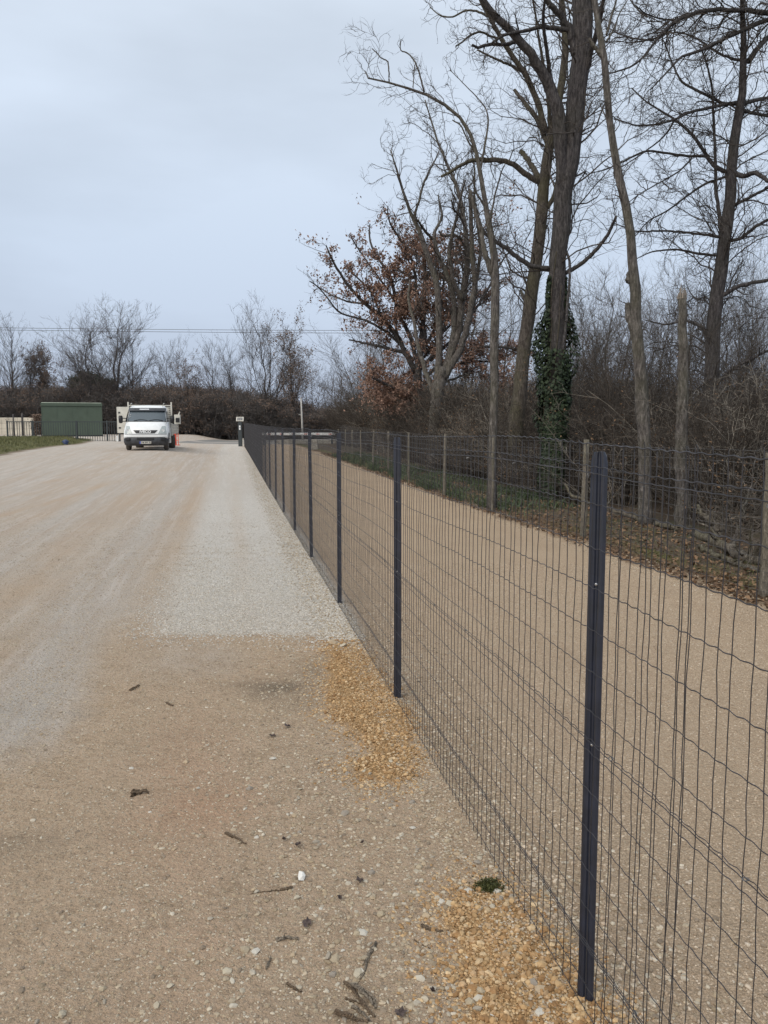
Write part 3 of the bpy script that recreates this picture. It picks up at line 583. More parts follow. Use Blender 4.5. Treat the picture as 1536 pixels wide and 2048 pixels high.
# --- T1 multi stem
T1 = [[(868, 960, 20), (867, 900, 16), (868, 850, 15), (873, 800, 16), (880, 750, 16), (884, 735, 13)],
      [(874, 790, 10), (877, 740, 9), (879, 690, 8.5), (878, 638, 8), (875, 560, 8), (860, 529, 7), (847, 482, 6.5), (829, 440, 5), (818, 425, 4), (808, 390, 3.5), (800, 352, 3), (788, 330, 2), (782, 300, 1.4)],
      [(827, 438, 3), (836, 410, 3), (847, 365, 2.6), (862, 335, 2.2), (875, 312, 1.6), (882, 285, 1.2)],
      [(884, 750, 9), (903, 700, 8), (909, 665, 7.5), (907, 586, 7), (891, 542, 6), (875, 508, 5.5), (865, 477, 4.6), (870, 456, 4), (886, 438, 3), (888, 428, 2.6), (880, 412, 2), (876, 390, 1.5)],
      [(886, 745, 10), (912, 690, 9), (917, 664, 9), (925, 600, 8.5), (933, 547, 8), (935, 495, 7), (930, 456, 6), (925, 412, 5), (912, 365, 4.5), (896, 334, 4), (881, 300, 3), (862, 240, 2), (850, 200, 1.5)],
      [(884, 760, 10), (926, 690, 9), (942, 620, 8), (952, 560, 7), (944, 521, 6), (943, 456, 5.5), (941, 420, 5), (940, 383, 3.5)],
      [(929, 450, 3.5), (918, 430, 3), (908, 420, 2.6), (903, 400, 2)],
      [(925, 480, 4), (912, 470, 3.6), (885, 472, 3.2), (878, 462, 2.6)],
      [(865, 478, 4), (850, 462, 3.5), (835, 440, 2.5)],
      [(925, 600, 6), (905, 560, 5), (897, 500, 4.6), (912, 440, 3.6), (924, 385, 3), (931, 360, 2)],
      [(872, 800, 8), (850, 740, 6), (835, 690, 5), (828, 640, 4), (815, 600, 3.4), (820, 560, 2.6)],
      [(953, 560, 5), (962, 500, 4), (955, 450, 3.4), (948, 400, 3), (950, 340, 2), (942, 300, 1.5)]]
near_tree('forked_tree', 'broad bare tree dividing low into many upright grey stems', 'tree', T1, 26.5, M['bark_grey'], M['twig_dark'],
          [dict(count=230, lf=.28, n=9, lmin=.6, lmax=2.8, tmin=.2, rf=.4, rmin=.009, rcap=.032, wander=.36, up=.22), dict(count=1500, lf=.45, n=7, lmin=.25, lmax=1.3, rf=.45, rmin=.0065, wander=.4), dict(count=2200, lf=.5, n=4, lmin=.15, lmax=.5, rf=.6, rmin=.0045, wander=.25)], depth=1.5, rs=.76)
# --- T5
T5 = [[(1294, 1078, 22), (1293, 1040, 18), (1290, 950, 17.5), (1284, 850, 17), (1281, 760, 16.5), (1276, 680, 16), (1272, 600, 14), (1269, 544, 12), (1263, 479, 11), (1250, 403, 11), (1236, 348, 10.5), (1222, 283, 9.5), (1217, 240, 8.5), (1214, 180, 8.5), (1213, 120, 9), (1206, 82, 8), (1193, 33, 7.5), (1184, -5, 7), (1175, -100, 6), (1160, -380, 4)],
      [(1278, 700, 12), (1266, 660, 11), (1259, 630, 10.5), (1256, 612, 10), (1256, 608, 7)],
      [(1274, 575, 10), (1266, 562, 12), (1260, 553, 12), (1262, 544, 8)],
      [(1214, 130, 6), (1200, 108, 5.5), (1186, 90, 5), (1178, 78, 4)],
      [(1213, 70, 3), (1220, 40, 3), (1230, 10, 2.2), (1240, -30, 1.6)],
      [(1214, 240, 2), (1204, 218, 1.5), (1200, 206, 1)], [(1213, 205, 1.6), (1200, 200, 1)],
      [(1212, 85, 3), (1230, 55, 2.2), (1237, 30, 1.6), (1255, 0, 1.2)]]
t5r, b5, cur5 = near_tree('crooked_tree', 'tall bent trunk with two pruned stubs, between the ivy clad and broken ones', 'tree', T5, 11.9, M['bark_grey'], M['twig_dark'],
          [dict(count=40, lf=.1, n=7, lmin=.25, lmax=.9, tmin=.45, rf=.2, rmin=.004, wander=.35, up=.1), dict(count=160, lf=.4, n=5, lmin=.1, lmax=.5, rf=.5, rmin=.0025)], depth=.35, ksides=14, rs=.74)
# --- T6 broken snag
T6 = [[(1366, 1086, 19), (1366, 1060, 17), (1364, 950, 16), (1361, 880, 15.5), (1365, 800, 13.5), (1366, 700, 12), (1364, 640, 11), (1364, 592, 10.5)]]
r6, b6, c6 = near_tree('broken_tree', 'snapped off dead trunk with a jagged splintered top', 'tree', T6, 11.3, M['bark_grey'], M['twig_dark'], [], ksides=16, rs=.76)
mb = MB(); top = c6[0][0][0, -1] - b6
for k in range(11):
    a = k * .571; r_ = .043 + .010 * rng.random(); h = .05 + .20 * rng.random() * (1.3 if 1 < k < 5 else .6); p = top + np.array([math.cos(a) * r_, math.sin(a) * r_, -.04])
    mb.tubes(np.array([p, p + (0, 0, h * .6), p + np.array([-math.cos(a) * .02, -math.sin(a) * .02, h])]), np.array([.016, .010, .001]), 4, True)
mb.build('splinters', M['wood_broken'], r6)
# --- T7 right, spreading
def z5(L, r0, r1): n = len(L); return [(1180 + x / 4.096, y / 4.096, r0 + (r1 - r0) * i / (n - 1)) for i, (x, y) in enumerate(L)]
T7 = [[(1414, 975, 22), (1417, 900, 18), (1419, 797, 17), (1426, 674, 16), (1436, 570, 15.5), (1447, 500, 14.5), (1458, 415, 12), (1461, 342, 11.5), (1466, 293, 10.5), (1473, 244, 9.5), (1483, 195, 8.5), (1490, 146, 7.5), (1494, 118, 7), (1485, 85, 6), (1483, 49, 5.5), (1484, 0, 5), (1486, -120, 4), (1495, -300, 2.5)],
      z5([(1900, 130), (1458, 110), (1300, 90), (1150, 80), (1000, 80), (850, 100), (700, 170), (600, 250), (540, 330), (470, 430), (400, 510), (330, 560), (200, 590)], 6, 1.6),
      z5([(1800, 60), (1458, 160), (1350, 200), (1250, 250), (1120, 310), (960, 390), (830, 440), (730, 465), (700, 520), (620, 600), (500, 730)], 5.5, 1.5),
      z5([(1200, 850), (1100, 860), (1000, 800), (870, 740), (750, 680), (700, 580), (640, 430), (600, 330)], 4, 1.3),
      z5([(1200, 840), (1080, 860), (950, 890), (800, 920), (690, 985), (540, 1020), (380, 1035), (200, 970)], 4.2, 1.3),
      z5([(1140, 1410), (1040, 1390), (960, 1290), (900, 1180), (800, 1060), (700, 980), (580, 910), (450, 830), (340, 720)], 5, 1.2),
      z5([(950, 1280), (800, 1280), (600, 1250), (450, 1230), (300, 1310), (200, 1360), (100, 1400), (0, 1420)], 3.2, 1),
      z5([(1170, 1410), (1250, 1450), (1350, 1410), (1458, 1480), (1700, 1600)], 6, 4),
      z5([(1130, 1950), (850, 1910), (600, 1890), (380, 1900), (200, 1830)], 3.4, 1),
      z5([(1140, 1440), (950, 1500), (800, 1600), (620, 1740), (480, 1800), (350, 1960)], 3, 1),
      z5([(1200, 900), (1300, 920), (1458, 950), (1700, 1000)], 4.5, 3), z5([(1230, 860), (1350, 820), (1458, 800), (1700, 760)], 4.5, 3),
      z5([(1300, 500), (1380, 380), (1458, 310), (1600, 150)], 6.5, 4),
      z5([(1100, 2050), (1060, 1800), (1030, 1600), (1025, 1300), (1015, 1000), (1000, 700), (960, 520), (900, 380)], 5, 1.5),
      z5([(690, 985), (640, 1080), (560, 1160), (400, 1280), (240, 1380)], 2.4, 1), z5([(830, 1300), (740, 1400), (600, 1480), (420, 1580), (310, 1660)], 2.2, .9),
      z5([(1130, 1980), (1250, 1950), (1350, 1860), (1458, 1800), (1700, 1700)], 4, 3), z5([(1150, 1700), (1300, 1620), (1458, 1540)], 4, 3),
      z5([(1300, 510), (1200, 490), (1080, 450), (980, 390), (900, 330), (740, 260), (600, 280)], 3.4, 1), z5([(1120, 2100), (900, 2080), (700, 2040), (500, 2060), (380, 2120)], 3.4, 1),
      [(1425, 680, 5), (1400, 650, 4), (1370, 640, 3), (1330, 650, 2), (1290, 640, 1)], [(1432, 600, 5), (1480, 570, 4.5), (1540, 560, 4), (1600, 540, 3)], [(1420, 780, 4), (1460, 740, 3.5), (1536, 700, 3), (1600, 690, 2)],
      z5([(470, 140), (400, 90), (350, 30), (300, -60)], 2.2, 1.2), z5([(700, 170), (560, 150), (450, 110), (380, 50)], 2, 1), z5([(520, 330), (380, 320), (240, 280), (120, 210)], 2, 1)]
near_tree('spreading_tree', 'big tree at the right edge of the photo, dense sprays of dark twigs', 'tree', T7, 18.0, M['bark_dark'], M['twig_dark'],
          [dict(count=420, lf=.34, n=10, lmin=.6, lmax=2.4, tmin=.1, rf=.45, rmin=.0095, rcap=.020, wander=.28, up=-.02, ang=(25, 70)), dict(count=4200, lf=.45, n=7, lmin=.25, lmax=1.1, rf=.55, rmin=.0052, wander=.3, up=.02, tmin=.1),
           dict(count=8500, lf=.5, n=4, lmin=.12, lmax=.5, rf=.6, rmin=.0032, wander=.3, up=.1, tmin=.1)], depth=2.2, ksides=14, rs=.86)
# --- T8 oak with brown leaves
def z4(L, r0, r1): n = len(L); return [(600 + x * .3255, 380 + y * .3255, r0 + (r1 - r0) * i / (n - 1)) for i, (x, y) in enumerate(L)]
T8 = [[(838, 912, 14), (838, 880, 12), (836, 830, 11), (834, 790, 10), (836, 740, 9), (842, 700, 7), (846, 650, 6), (850, 600, 5), (850, 540, 4), (846, 480, 2.5)],
      z4([(710, 1120), (600, 900), (500, 780), (400, 700), (300, 600), (240, 500), (180, 400), (160, 340)], 6.5, 1.4),
      z4([(720, 1080), (680, 900), (600, 750), (560, 520), (480, 430), (420, 300), (430, 210)], 5.5, 1.4), z4([(730, 1000), (780, 900), (720, 700), (700, 450), (620, 300), (540, 200), (540, 100)], 5, 1.3),
      z4([(700, 1050), (640, 1000), (450, 950), (390, 940), (300, 920)], 5, 1.6), z4([(720, 1280), (600, 1230), (500, 1180), (440, 1150)], 5, 2), z4([(740, 1100), (830, 1000), (900, 800), (1000, 600), (1050, 400)], 5, 1.3),
      z4([(760, 1150), (900, 1050), (1050, 970), (1200, 960), (1350, 980)], 5, 2.5), z4([(650, 980), (520, 860), (380, 790), (240, 760), (120, 600), (60, 560)], 3.5, 1), z4([(500, 780), (440, 620), (330, 520), (310, 480)], 3, 1.2),
      z4([(420, 700), (300, 690), (180, 640), (60, 560)], 2.6, 1), z4([(650, 800), (560, 640), (440, 480), (330, 320), (310, 280)], 3, 1), z4([(730, 1200), (660, 1240), (560, 1300), (480, 1330)], 4, 1.5),
      z4([(740, 1180), (820, 1200), (980, 1150), (1100, 1080)], 4, 1.5), z4([(760, 980), (860, 800), (880, 600), (900, 420), (1100, 250), (1280, 200)], 4, 1.2), z4([(800, 1050), (1000, 860), (1150, 620), (1250, 420), (1330, 330)], 4, 1.2), z4([(820, 1150), (1000, 1060), (1200, 1050), (1320, 1000)], 3.5, 1.2), z4([(850, 900), (1000, 760), (1120, 700), (1240, 560)], 3, 1)]
root8, b8, cur8 = near_tree('oak_tree', 'oak still holding russet brown leaves, left of the bare trunks', 'tree', T8, 32, M['bark_dark'], M['twig_dark'],
          [dict(count=320, lf=.32, n=8, lmin=.6, lmax=2.4, tmin=.15, rf=.4, rmin=.01, rcap=.03, wander=.24, up=.08), dict(count=1700, lf=.42, n=6, lmin=.3, lmax=1.1, rf=.5, rmin=.005, wander=.28, tmin=.1), dict(count=2500, lf=.5, n=4, lmin=.15, lmax=.5, rf=.6, rmin=.003, wander=.25)], depth=2.4, rs=.85)
def leaves_on(P, count, size, dens=None, clump=5):
    Nn, m, _ = P.shape; nc = count // clump; i = rng.integers(0, Nn, nc); t = (rng.random(nc) ** .7) * (m - 1.001); k = t.astype(int); f = (t - k)[:, None]; p = P[i, k] * (1 - f) + P[i, k + 1] * f
    if dens is not None: p = p[rng.random(len(p)) < dens(p)]
    p = np.repeat(p, clump, 0) + rng.normal(size=(len(p) * clump, 3)) * size * 1.5
    return p
def proj(p): # world -> photo pixel (used only to follow where the oak keeps its leaves)
    c, s = math.cos(TH), math.sin(TH); d = p - np.array([0, 0, CAMZ]); z = d[:, 1] * c - d[:, 2] * s; return 768 + F * d[:, 0] / z, 1024 - F * (d[:, 1] * s + d[:, 2] * c) / z
LEAFC = [(at(790, 790, 32), 1.0, 1.3), (at(760, 770, 32), .9, 1.2), (at(830, 650, 32), 1.2, .6), (at(800, 640, 32), .7, .6), (at(665, 510, 32), .6, 1.1), (at(690, 555, 32), .7, .9), (at(740, 490, 32), .7, .8), (at(800, 520, 32), 1.2, .6), (at(850, 580, 32), 1.1, .6),
         (at(730, 600, 32), .8, .7), (at(780, 700, 32), .9, .7), (at(850, 770, 32), 1.1, .6), (at(940, 750, 32), 1.3, .7), (at(1000, 440, 32), .9, .45), (at(900, 480, 32), 1., .5), (at(1000, 700, 32), 1.3, .7), (at(900, 650, 32), 1.3, .6), (at(950, 520, 32), 1.2, .6), (at(960, 600, 32), 1.2, .6), (at(1010, 760, 32), 1.2, .7), (at(900, 720, 32), 1.2, .7)]
def dens8(p):
    d = np.zeros(len(p)) + .05
    for c, r, a in LEAFC: q = p - c; d += a * np.exp(-(q[:, 0] ** 2 + q[:, 2] ** 2 + .25 * q[:, 1] ** 2) / r ** 2)
    return np.clip(d, 0, 1)
lp = np.vstack([leaves_on(cur8[-1][0], 34000, .05, dens8), leaves_on(cur8[-2][0], 9000, .05, dens8)])
cl = []
for c, r, a in LEAFC[:2] + [LEAFC[-2]]: cl.append(c + rng.normal(size=(1500, 3)) * np.array([.5, .6, .38]) * r)
lp = np.vstack([lp] + cl); V, T, tn = leaves_at(lp - b8, .035 + .035 * rng.random(len(lp))); leafobj('dry_leaves', V, T, tn, M['leaf_oak'], root8)

# ------------------------------------------------------------------ free-grown trees (generic) for the background
def tree_mesh(h, nst, spread, twig, bark, c2=160, c3=500, leaf=0, leafmat_=None, rt=.12, thick=1.0, lean=.1, k=3, upb=.15, lsize=.07, m2=2, m3=3):
    base = np.zeros(3); P = []; R = []
    for i in range(nst):
        a = i * 2.4 + rng.random(); q_ = 0 if i == 0 else .4 + .6 * rng.random(); d = np.array([math.cos(a) * spread * q_, math.sin(a) * spread * q_, 1.]); hh = h * (1 if i == 0 else .65 + .33 * rng.random())
        t = np.linspace(0, 1, 14)[:, None]; w = np.cumsum(rng.normal(size=(14, 3)) * .009 * h, 0) * (t ** .5); p = t * hh * np.array([0, 0, 1]) + (t ** 1.3) * hh * d * [1, 1, 0] + w * [1, 1, .2]; P.append(p); R.append(rt * thick * (1 - .85 * t[:, 0]) * (1 if i == 0 else .7))
    P = np.array(P); R = np.array(R); tr = MB(); tr.tubes(P, R, 6)
    p1, r1 = grow(P, R, int(c2 * .35), .62, n=8, ang=(30, 62), rf=.45, up=upb, wander=.14, tmin=.18, rmin=.018 * thick, rcap=.05, lmin=h * .12, lmax=h * .5)
    tr.tubes(p1, r1, 4); cw = MB()
    p2, r2 = grow(p1, r1, c2 * m2, .45, n=6, ang=(25, 55), rf=.5, up=upb * .7, wander=.18, tmin=.15, rmin=.0095 * thick, rcap=.022, lmin=h * .05, lmax=h * .2); cw.tubes(p2, r2, k)
    p3, r3 = grow(p2, r2, c3 * m3, .55, n=4, ang=(20, 55), rf=.6, up=.2, wander=.2, tmin=.1, rmin=.006 * thick, rcap=.01, lmin=h * .03, lmax=h * .09, taper=.5); cw.tubes(p3, r3, k)
    out = [('trunk', tr.mesh('trunk', bark, True)), ('crown', cw.mesh('crown', twig, True))]
    if leaf:
        lp_ = np.vstack([leaves_on(p3, leaf // 2, .12), leaves_on(p2, leaf // 2, .12)]); V, T, tn = leaves_at(lp_, lsize + lsize * rng.random(len(lp_))); out.append(('dry_leaves', fast_mesh('dry_leaves', V, [T], leafmat_, False, {'tone': tn})))
    return out
def put_tree(name, parts, loc, sc, rz, label, group=None, cat='tree'):
    r = empty(name, loc, rz); r.scale = (sc[0], sc[0], sc[1]); tag(r, label, cat, group)
    for pn, me in parts:
        o = bpy.data.objects.new(pn, me); link(o, r)
        if pn == 'dry_leaves': o['kind'] = 'stuff'
    return r
FT = [tree_mesh(10, 1, .15, M['twig_far'], M['bark_dark'], 190, 800, thick=1.0), tree_mesh(10, 4, .42, M['twig_far'], M['bark_dark'], 300, 1300, thick=1.0), tree_mesh(10, 2, .25, M['twig_far'], M['bark_dark'], 260, 1100, thick=.9)]
FTO = [tree_mesh(10, 2, .25, M['twig_far'], M['bark_dark'], 240, 800, 4200, M['leaf_brown_far'], lsize=.055), tree_mesh(10, 1, .15, M['twig_far'], M['bark_dark'], 200, 600, 9000, M['leaf_brown_far'], lsize=.07)]
FS = [tree_mesh(10, 1, .05, M['twig_far'], M['bark_dark'], 90, 260, thick=.7)]
def far_tree(px, topy, Y, kind, wsc, label, name='bare_tree'):
    p = at(px, topy, Y); g = float(base_h(p[0], Y)) - .1; h = p[2] - g; sc = h / 10.6
    put_tree(name, kind, (p[0], Y, g), (sc * wsc, sc), rng.random() * 6.28, label, 'trees along the far wood edge')
far_tree(14, 668, 78, FT[0], 1.0, 'bare tree at the left edge of the photo, beyond the beige wall')
far_tree(56, 695, 80, FT[2], .6, 'narrow bare tree beyond the beige wall, second from the left edge')
far_tree(88, 722, 82, FTO[1], .85, 'small round crowned tree with brown leaves, up behind the green cabin left corner', 'brown_leaved_tree')
far_tree(168, 650, 77, FT[2], 1.25, 'large bare tree rising behind the green cabin roof, left of the pair')
far_tree(222, 641, 78, FT[1], 1.2, 'large many stemmed bare tree between the green cabin and the truck')
far_tree(258, 690, 82, FT[0], .95, 'bare tree straight behind the truck, right of the large many stemmed one')
far_tree(325, 712, 80, FT[1], .8, 'lower bushy bare tree just right of the truck')
far_tree(378, 735, 78, FTO[0], 1.0, 'low tree with sparse tawny leaves, right of the truck', 'brown_leaved_tree')
far_tree(352, 700, 84, FS[0], 1.2, 'thin bare sapling behind the low tawny leaved tree')
far_tree(424, 703, 80, FT[0], .75, 'bare tree midway between the truck and the solar panel post')
far_tree(462, 698, 79, FT[2], .75, 'bare tree slightly left of and behind the solar panel post')
far_tree(494, 708, 83, FS[0], 1.3, 'thin bare tree slightly right of the solar panel post')
far_tree(536, 655, 77, FT[1], .95, 'tall dense bare tree left of the leaning pale pole')
far_tree(588, 672, 76, FTO[0], .9, 'tall tree with scattered brown leaves straight above the leaning pale pole', 'brown_leaved_tree')
for i, (px, ty) in enumerate([(618, 748), (633, 762), (646, 757), (660, 770), (672, 752), (685, 740), (606, 742)]):
    p = at(px, ty, 84 + i % 3); h = p[2]; put_tree('slim_tree', FS[0], (p[0], p[1], -.1), (h / 10.6 * 1.3, h / 10.6), rng.random() * 6, ['slim bare tree directly right of the leaning pole, tallest in the thin row', 'second slim bare tree to the right of the leaning pole', 'third slim bare tree to the right of the leaning pole', 'shortest slim bare tree, midway between leaning pole and wood', 'slim bare tree second from the wood in the thin row', 'slim bare tree touching the left end of the wood', 'slim bare tree directly behind the leaning pole'][i], 'slim trees right of the leaning pole')
# pines
def pine_mesh():
    tr = MB(); tr.tubes(np.array([[0, 0, 0], [0.1, 0, 3], [0, .1, 6.4]]), np.array([.2, .15, .05]), 6)
    c = []; 
    for k in range(26):
        a = rng.random() * 6.28; r = 1.6 * rng.random() ** .6; c.append(np.array([math.cos(a) * r, math.sin(a) * r, 4.6 + 2.4 * rng.random()]) + rng.normal(size=(240, 3)) * [.35, .35, .2])
    V, T, tn = leaves_at(np.vstack(c), np.full(26 * 240, .11)); return [('trunk', tr.mesh('trunk', M['bark_dark'], True)), ('needles', fast_mesh('needles', V, [T], M['pine'], False, {'tone': tn}))]
PN = pine_mesh()
for px, ty, lab in [(163, 748, 'dark green pine crown showing above the green cabin'), (203, 760, 'lower dark pine crown right of the other pine, above the green cabin right corner')]:
    p = at(px, ty, 90); put_tree('pine_tree', PN, (p[0], 90, .2), (1.0, (p[2] - .2) / 7.0), rng.random() * 6, lab)
# trees inside the right-hand wood
RT = [tree_mesh(9, 3, .4, M['twig'], M['bark_grey'], 260, 1000, thick=.65, m2=3, m3=3), tree_mesh(9, 2, .3, M['twig'], M['bark_brown'], 230, 900, thick=.6, m2=3, m3=3)]
FS2 = [tree_mesh(9, 1, .05, M['twig'], M['bark_grey'], 60, 160, thick=.42, m2=2, m3=2)]
def wood_tree(px, topy, Y, kind, wsc, label, rz=None):
    p = at(px, topy, Y); g = float(base_h(p[0], Y)) - .05; sc = (p[2] - g) / 9.5; put_tree('bare_tree', kind, (p[0], Y, g), (sc * wsc, sc), rng.random() * 6.28 if rz is None else rz, label, 'bare trees inside the wood')
wood_tree(1208, 575, 27, RT[0], 1.25, 'rounded bare tree between the ivy clad trunk and the crooked trunk')
wood_tree(1330, 585, 30, RT[1], 1.1, 'bare tree showing in the gap behind the crooked and the broken trunk')
wood_tree(1140, 640, 38, RT[1], 1.2, 'bare tree seen through the gap right behind the ivy')
wood_tree(1490, 560, 27, RT[1], .7, 'thin bare tree behind the spreading tree at the right edge')
wood_tree(1515, 520, 31, RT[0], .6, 'bare tree furthest right behind the spreading tree')
for px, ty, Yq, kd, wv, lab in [(1175, 610, 33, 0, 1.1, 'bare tree low in the gap between the ivy and the crooked trunk, left side'), (1255, 600, 35, 1, 1.1, 'bare tree directly behind the crooked trunk'), (1300, 640, 24, 0, .9, 'bushy bare tree between the crooked and the broken trunk'),
                           (1385, 580, 32, 0, 1.1, 'bare tree directly behind the broken trunk'), (1465, 600, 33, 1, 1.2, 'bare tree directly behind the spreading tree trunk'), (1390, 660, 22, 1, 1., 'low bushy bare tree between the broken trunk and the spreading tree'), (1500, 640, 21, 0, .9, 'low bushy bare tree right of the spreading tree')]:
    wood_tree(px, ty, Yq, RT[kd], wv, lab)
wood_tree(940, 560, 44, RT[0], 1.1, 'bare tree behind the forked tree and the slender tree')
wood_tree(1015, 600, 42, RT[1], 1.2, 'bare tree seen between the slender and the leaning trunk')
wood_tree(735, 655, 46, RT[0], 1.4, 'bare round headed tree behind the left limbs of the oak')
wood_tree(700, 735, 50, RT[1], 1.3, 'low bare tree at the left end of the wood, below the oak')
wood_tree(770, 640, 52, RT[1], 1.1, 'tall bare tree hidden behind the oak leaves')

for px, ty, Yq, wv, lab in [(1160, 640, 19, .9, 'thin sapling just right of the ivy clad trunk'), (1228, 600, 21, .8, 'thin sapling just left of the crooked trunk'), (1318, 620, 17, .8, 'thin sapling between the crooked and the broken trunk, nearer the crooked one'),
                         (1340, 560, 23, .9, 'taller thin sapling between the crooked and the broken trunk'), (1392, 610, 16, .7, 'thin sapling just right of the broken trunk'), (1478, 640, 15, .8, 'thin sapling right of the spreading tree trunk'), (1528, 600, 19, .8, 'thin sapling at the very right edge of the wood'), (1045, 700, 30, 1., 'thin sapling behind the leaning trunk'), (930, 760, 36, 1., 'thin sapling between the forked tree and the slender tree')]:
    wood_tree(px, ty, Yq, FS2[0], wv, lab)
# ------------------------------------------------------------------ brush as stuff (geometry nodes on points)
lib = bpy.data.collections.new('brush_variants')       # not linked to the scene
def bush(nm, mat, nst, h, thick, leaf, lmat, c2, c3, sp=.55, curve=.5, ls=.05):
    P = []; R = []
    for i in range(nst):
        a = rng.random() * 6.28; q = rng.random(); n_ = 8; t = np.linspace(0, 1, n_)[:, None]; b_ = np.array([math.cos(a), math.sin(a), 0]) * rng.random() * .35
        d = np.array([math.cos(a) * sp * q, math.sin(a) * sp * q, 1.]); p = b_ + t * h * (.5 + .5 * rng.random()) * d + (t ** 2) * curve * np.array([math.cos(a + .8), math.sin(a + .8), -.5]) * h * .35 * rng.random() + np.cumsum(rng.normal(size=(n_, 3)) * .03, 0)
        P.append(p); R.append(thick * (.6 + .6 * rng.random()) * (1 - .75 * t[:, 0]))
    P = np.array(P); R = np.array(R); mb = MB(); mb.tubes(P, R, 3)
    p2, r2 = grow(P, R, c2, .4, n=6, ang=(20, 75), rf=.6, up=.05, wander=.35, tmin=.1, rmin=thick * .35, lmin=.2, lmax=1.4); mb.tubes(p2, r2, 3)
    p3, r3 = grow(p2, r2, c3, .5, n=4, ang=(20, 80), rf=.7, up=.02, wander=.4, tmin=.05, rmin=thick * .25, lmin=.1, lmax=.6, taper=.5); mb.tubes(p3, r3, 3)
    me = mb.mesh(nm, mat, False); o = bpy.data.objects.new(nm, me)
    if leaf:
        lp_ = leaves_on(p3, leaf, .08); V, T, tn = leaves_at(lp_, ls * (.6 + .8 * rng.random(len(lp_))))
        # join leaves into the same mesh with a second material
        V0 = np.vstack(mb.V); Q0 = np.vstack(mb.Q); tone = np.vstack([np.zeros((len(V0), 3)), tn]); me = fast_mesh(nm, np.vstack([V0, V]), [Q0, T + len(V0)], mat, False, {'tone': tone}); me.materials.append(lmat)
        mi = np.zeros(len(me.polygons), np.int32); mi[len(Q0):] = 1; me.polygons.foreach_set('material_index', mi); o = bpy.data.objects.new(nm, me)
    return o
def gn_brush(name, pts, scl, variants, label_kind='stuff'):
    col = bpy.data.collections.new(name + '_set')
    for v in variants: col.objects.link(v)
    me = bpy.data.meshes.new(name); me.vertices.add(len(pts)); me.vertices.foreach_set('co', np.asarray(pts, np.float32).ravel())
    a = me.attributes.new('scl', 'FLOAT_VECTOR', 'POINT'); a.data.foreach_set('vector', np.asarray(scl, np.float32).ravel())
    a = me.attributes.new('rot', 'FLOAT_VECTOR', 'POINT'); r = np.zeros((len(pts), 3), np.float32); r[:, 2] = rng.random(len(pts)) * 6.28; r[:, :2] = rng.normal(size=(len(pts), 2)) * .08; a.data.foreach_set('vector', r.ravel())
    a = me.attributes.new('vid', 'INT', 'POINT'); a.data.foreach_set('value', rng.integers(0, len(variants), len(pts)).astype(np.int32))
    o = bpy.data.objects.new(name, me); link(o); tag(o, kind=label_kind)
    g = bpy.data.node_groups.new(name, 'GeometryNodeTree'); g.interface.new_socket('Geometry', in_out='INPUT', socket_type='NodeSocketGeometry'); g.interface.new_socket('Geometry', in_out='OUTPUT', socket_type='NodeSocketGeometry')
    gi = g.nodes.new('NodeGroupInput'); go = g.nodes.new('NodeGroupOutput'); ci = g.nodes.new('GeometryNodeCollectionInfo'); ci.inputs[0].default_value = col; ci.inputs['Separate Children'].default_value = True; ci.inputs['Reset Children'].default_value = True
    ip = g.nodes.new('GeometryNodeInstanceOnPoints'); ip.inputs['Pick Instance'].default_value = True
    def na(nm, ty): n = g.nodes.new('GeometryNodeInputNamedAttribute'); n.data_type = ty; n.inputs[0].default_value = nm; return n.outputs[0]
    g.links.new(gi.outputs[0], ip.inputs['Points']); g.links.new(ci.outputs[0], ip.inputs['Instance']); g.links.new(na('vid', 'INT'), ip.inputs['Instance Index']); g.links.new(na('rot', 'FLOAT_VECTOR'), ip.inputs['Rotation']); g.links.new(na('scl', 'FLOAT_VECTOR'), ip.inputs['Scale'])
    g.links.new(ip.outputs[0], go.inputs[0]); md = o.modifiers.new('scatter', 'NODES'); md.node_group = g; return o
BV = [bush('bush_a', M['brush'], 26, 2.6, .011, 500, M['leaf_litter'], 150, 500, ls=.022), bush('bush_b', M['brush_dark'], 40, 2.3, .010, 0, None, 200, 700, .8), bush('bush_c', M['brush_dark'], 26, 3.0, .012, 0, None, 190, 640, .35), bush('bush_d', M['brush'], 16, 1.4, .009, 0, None, 120, 300, 1.1, 1.2), bush('bush_e', M['brush_pale'], 9, 2.6, .010, 0, None, 60, 110, .5, .7)]
pts = []; scl = []
def hright(x, y):  # how tall the brush stands
    return np.interp(y, [5, 12, 20, 34, 50, 62], [.85, .98, 1.08, 1.25, 1.45, 1.3])
n = 1150; y = 5 + 57 * rng.random(n) ** .85; s_ = 5.3 + 15 * rng.random(n) ** 1.4 + .03 * y; x = s_ + XF - SL * y; k = (np.abs(x) < .62 * y + 3) & (x > -3.0 - .0 * y)
x, y, s_ = x[k], y[k], s_[k]; hh = hright(x, y) * (.65 + .5 * rng.random(len(x))) * np.where(s_ < 6.3, .55, 1)
gn_brush('undergrowth', np.stack([x, y, base_h(x, y) - .05], -1), np.stack([.9 + .5 * rng.random(len(x)), .9 + .5 * rng.random(len(x)), hh], -1), BV)
FV = [bush('far_bush_a', M['brush_far'], 24, 5.2, .022, 2600, M['leaf_far_grey'], 200, 700, .3, ls=.05), bush('far_bush_b', M['brush_far'], 26, 5.0, .022, 1800, M['leaf_brown_far'], 200, 700, .4, ls=.05), bush('far_bush_c', M['brush_far'], 24, 4.6, .020, 2400, M['leaf_far_grey'], 200, 700, .3, ls=.045)]
n = 1300; x = -64 + 72 * rng.random(n); y = 76 + 26 * rng.random(n) ** 1.3
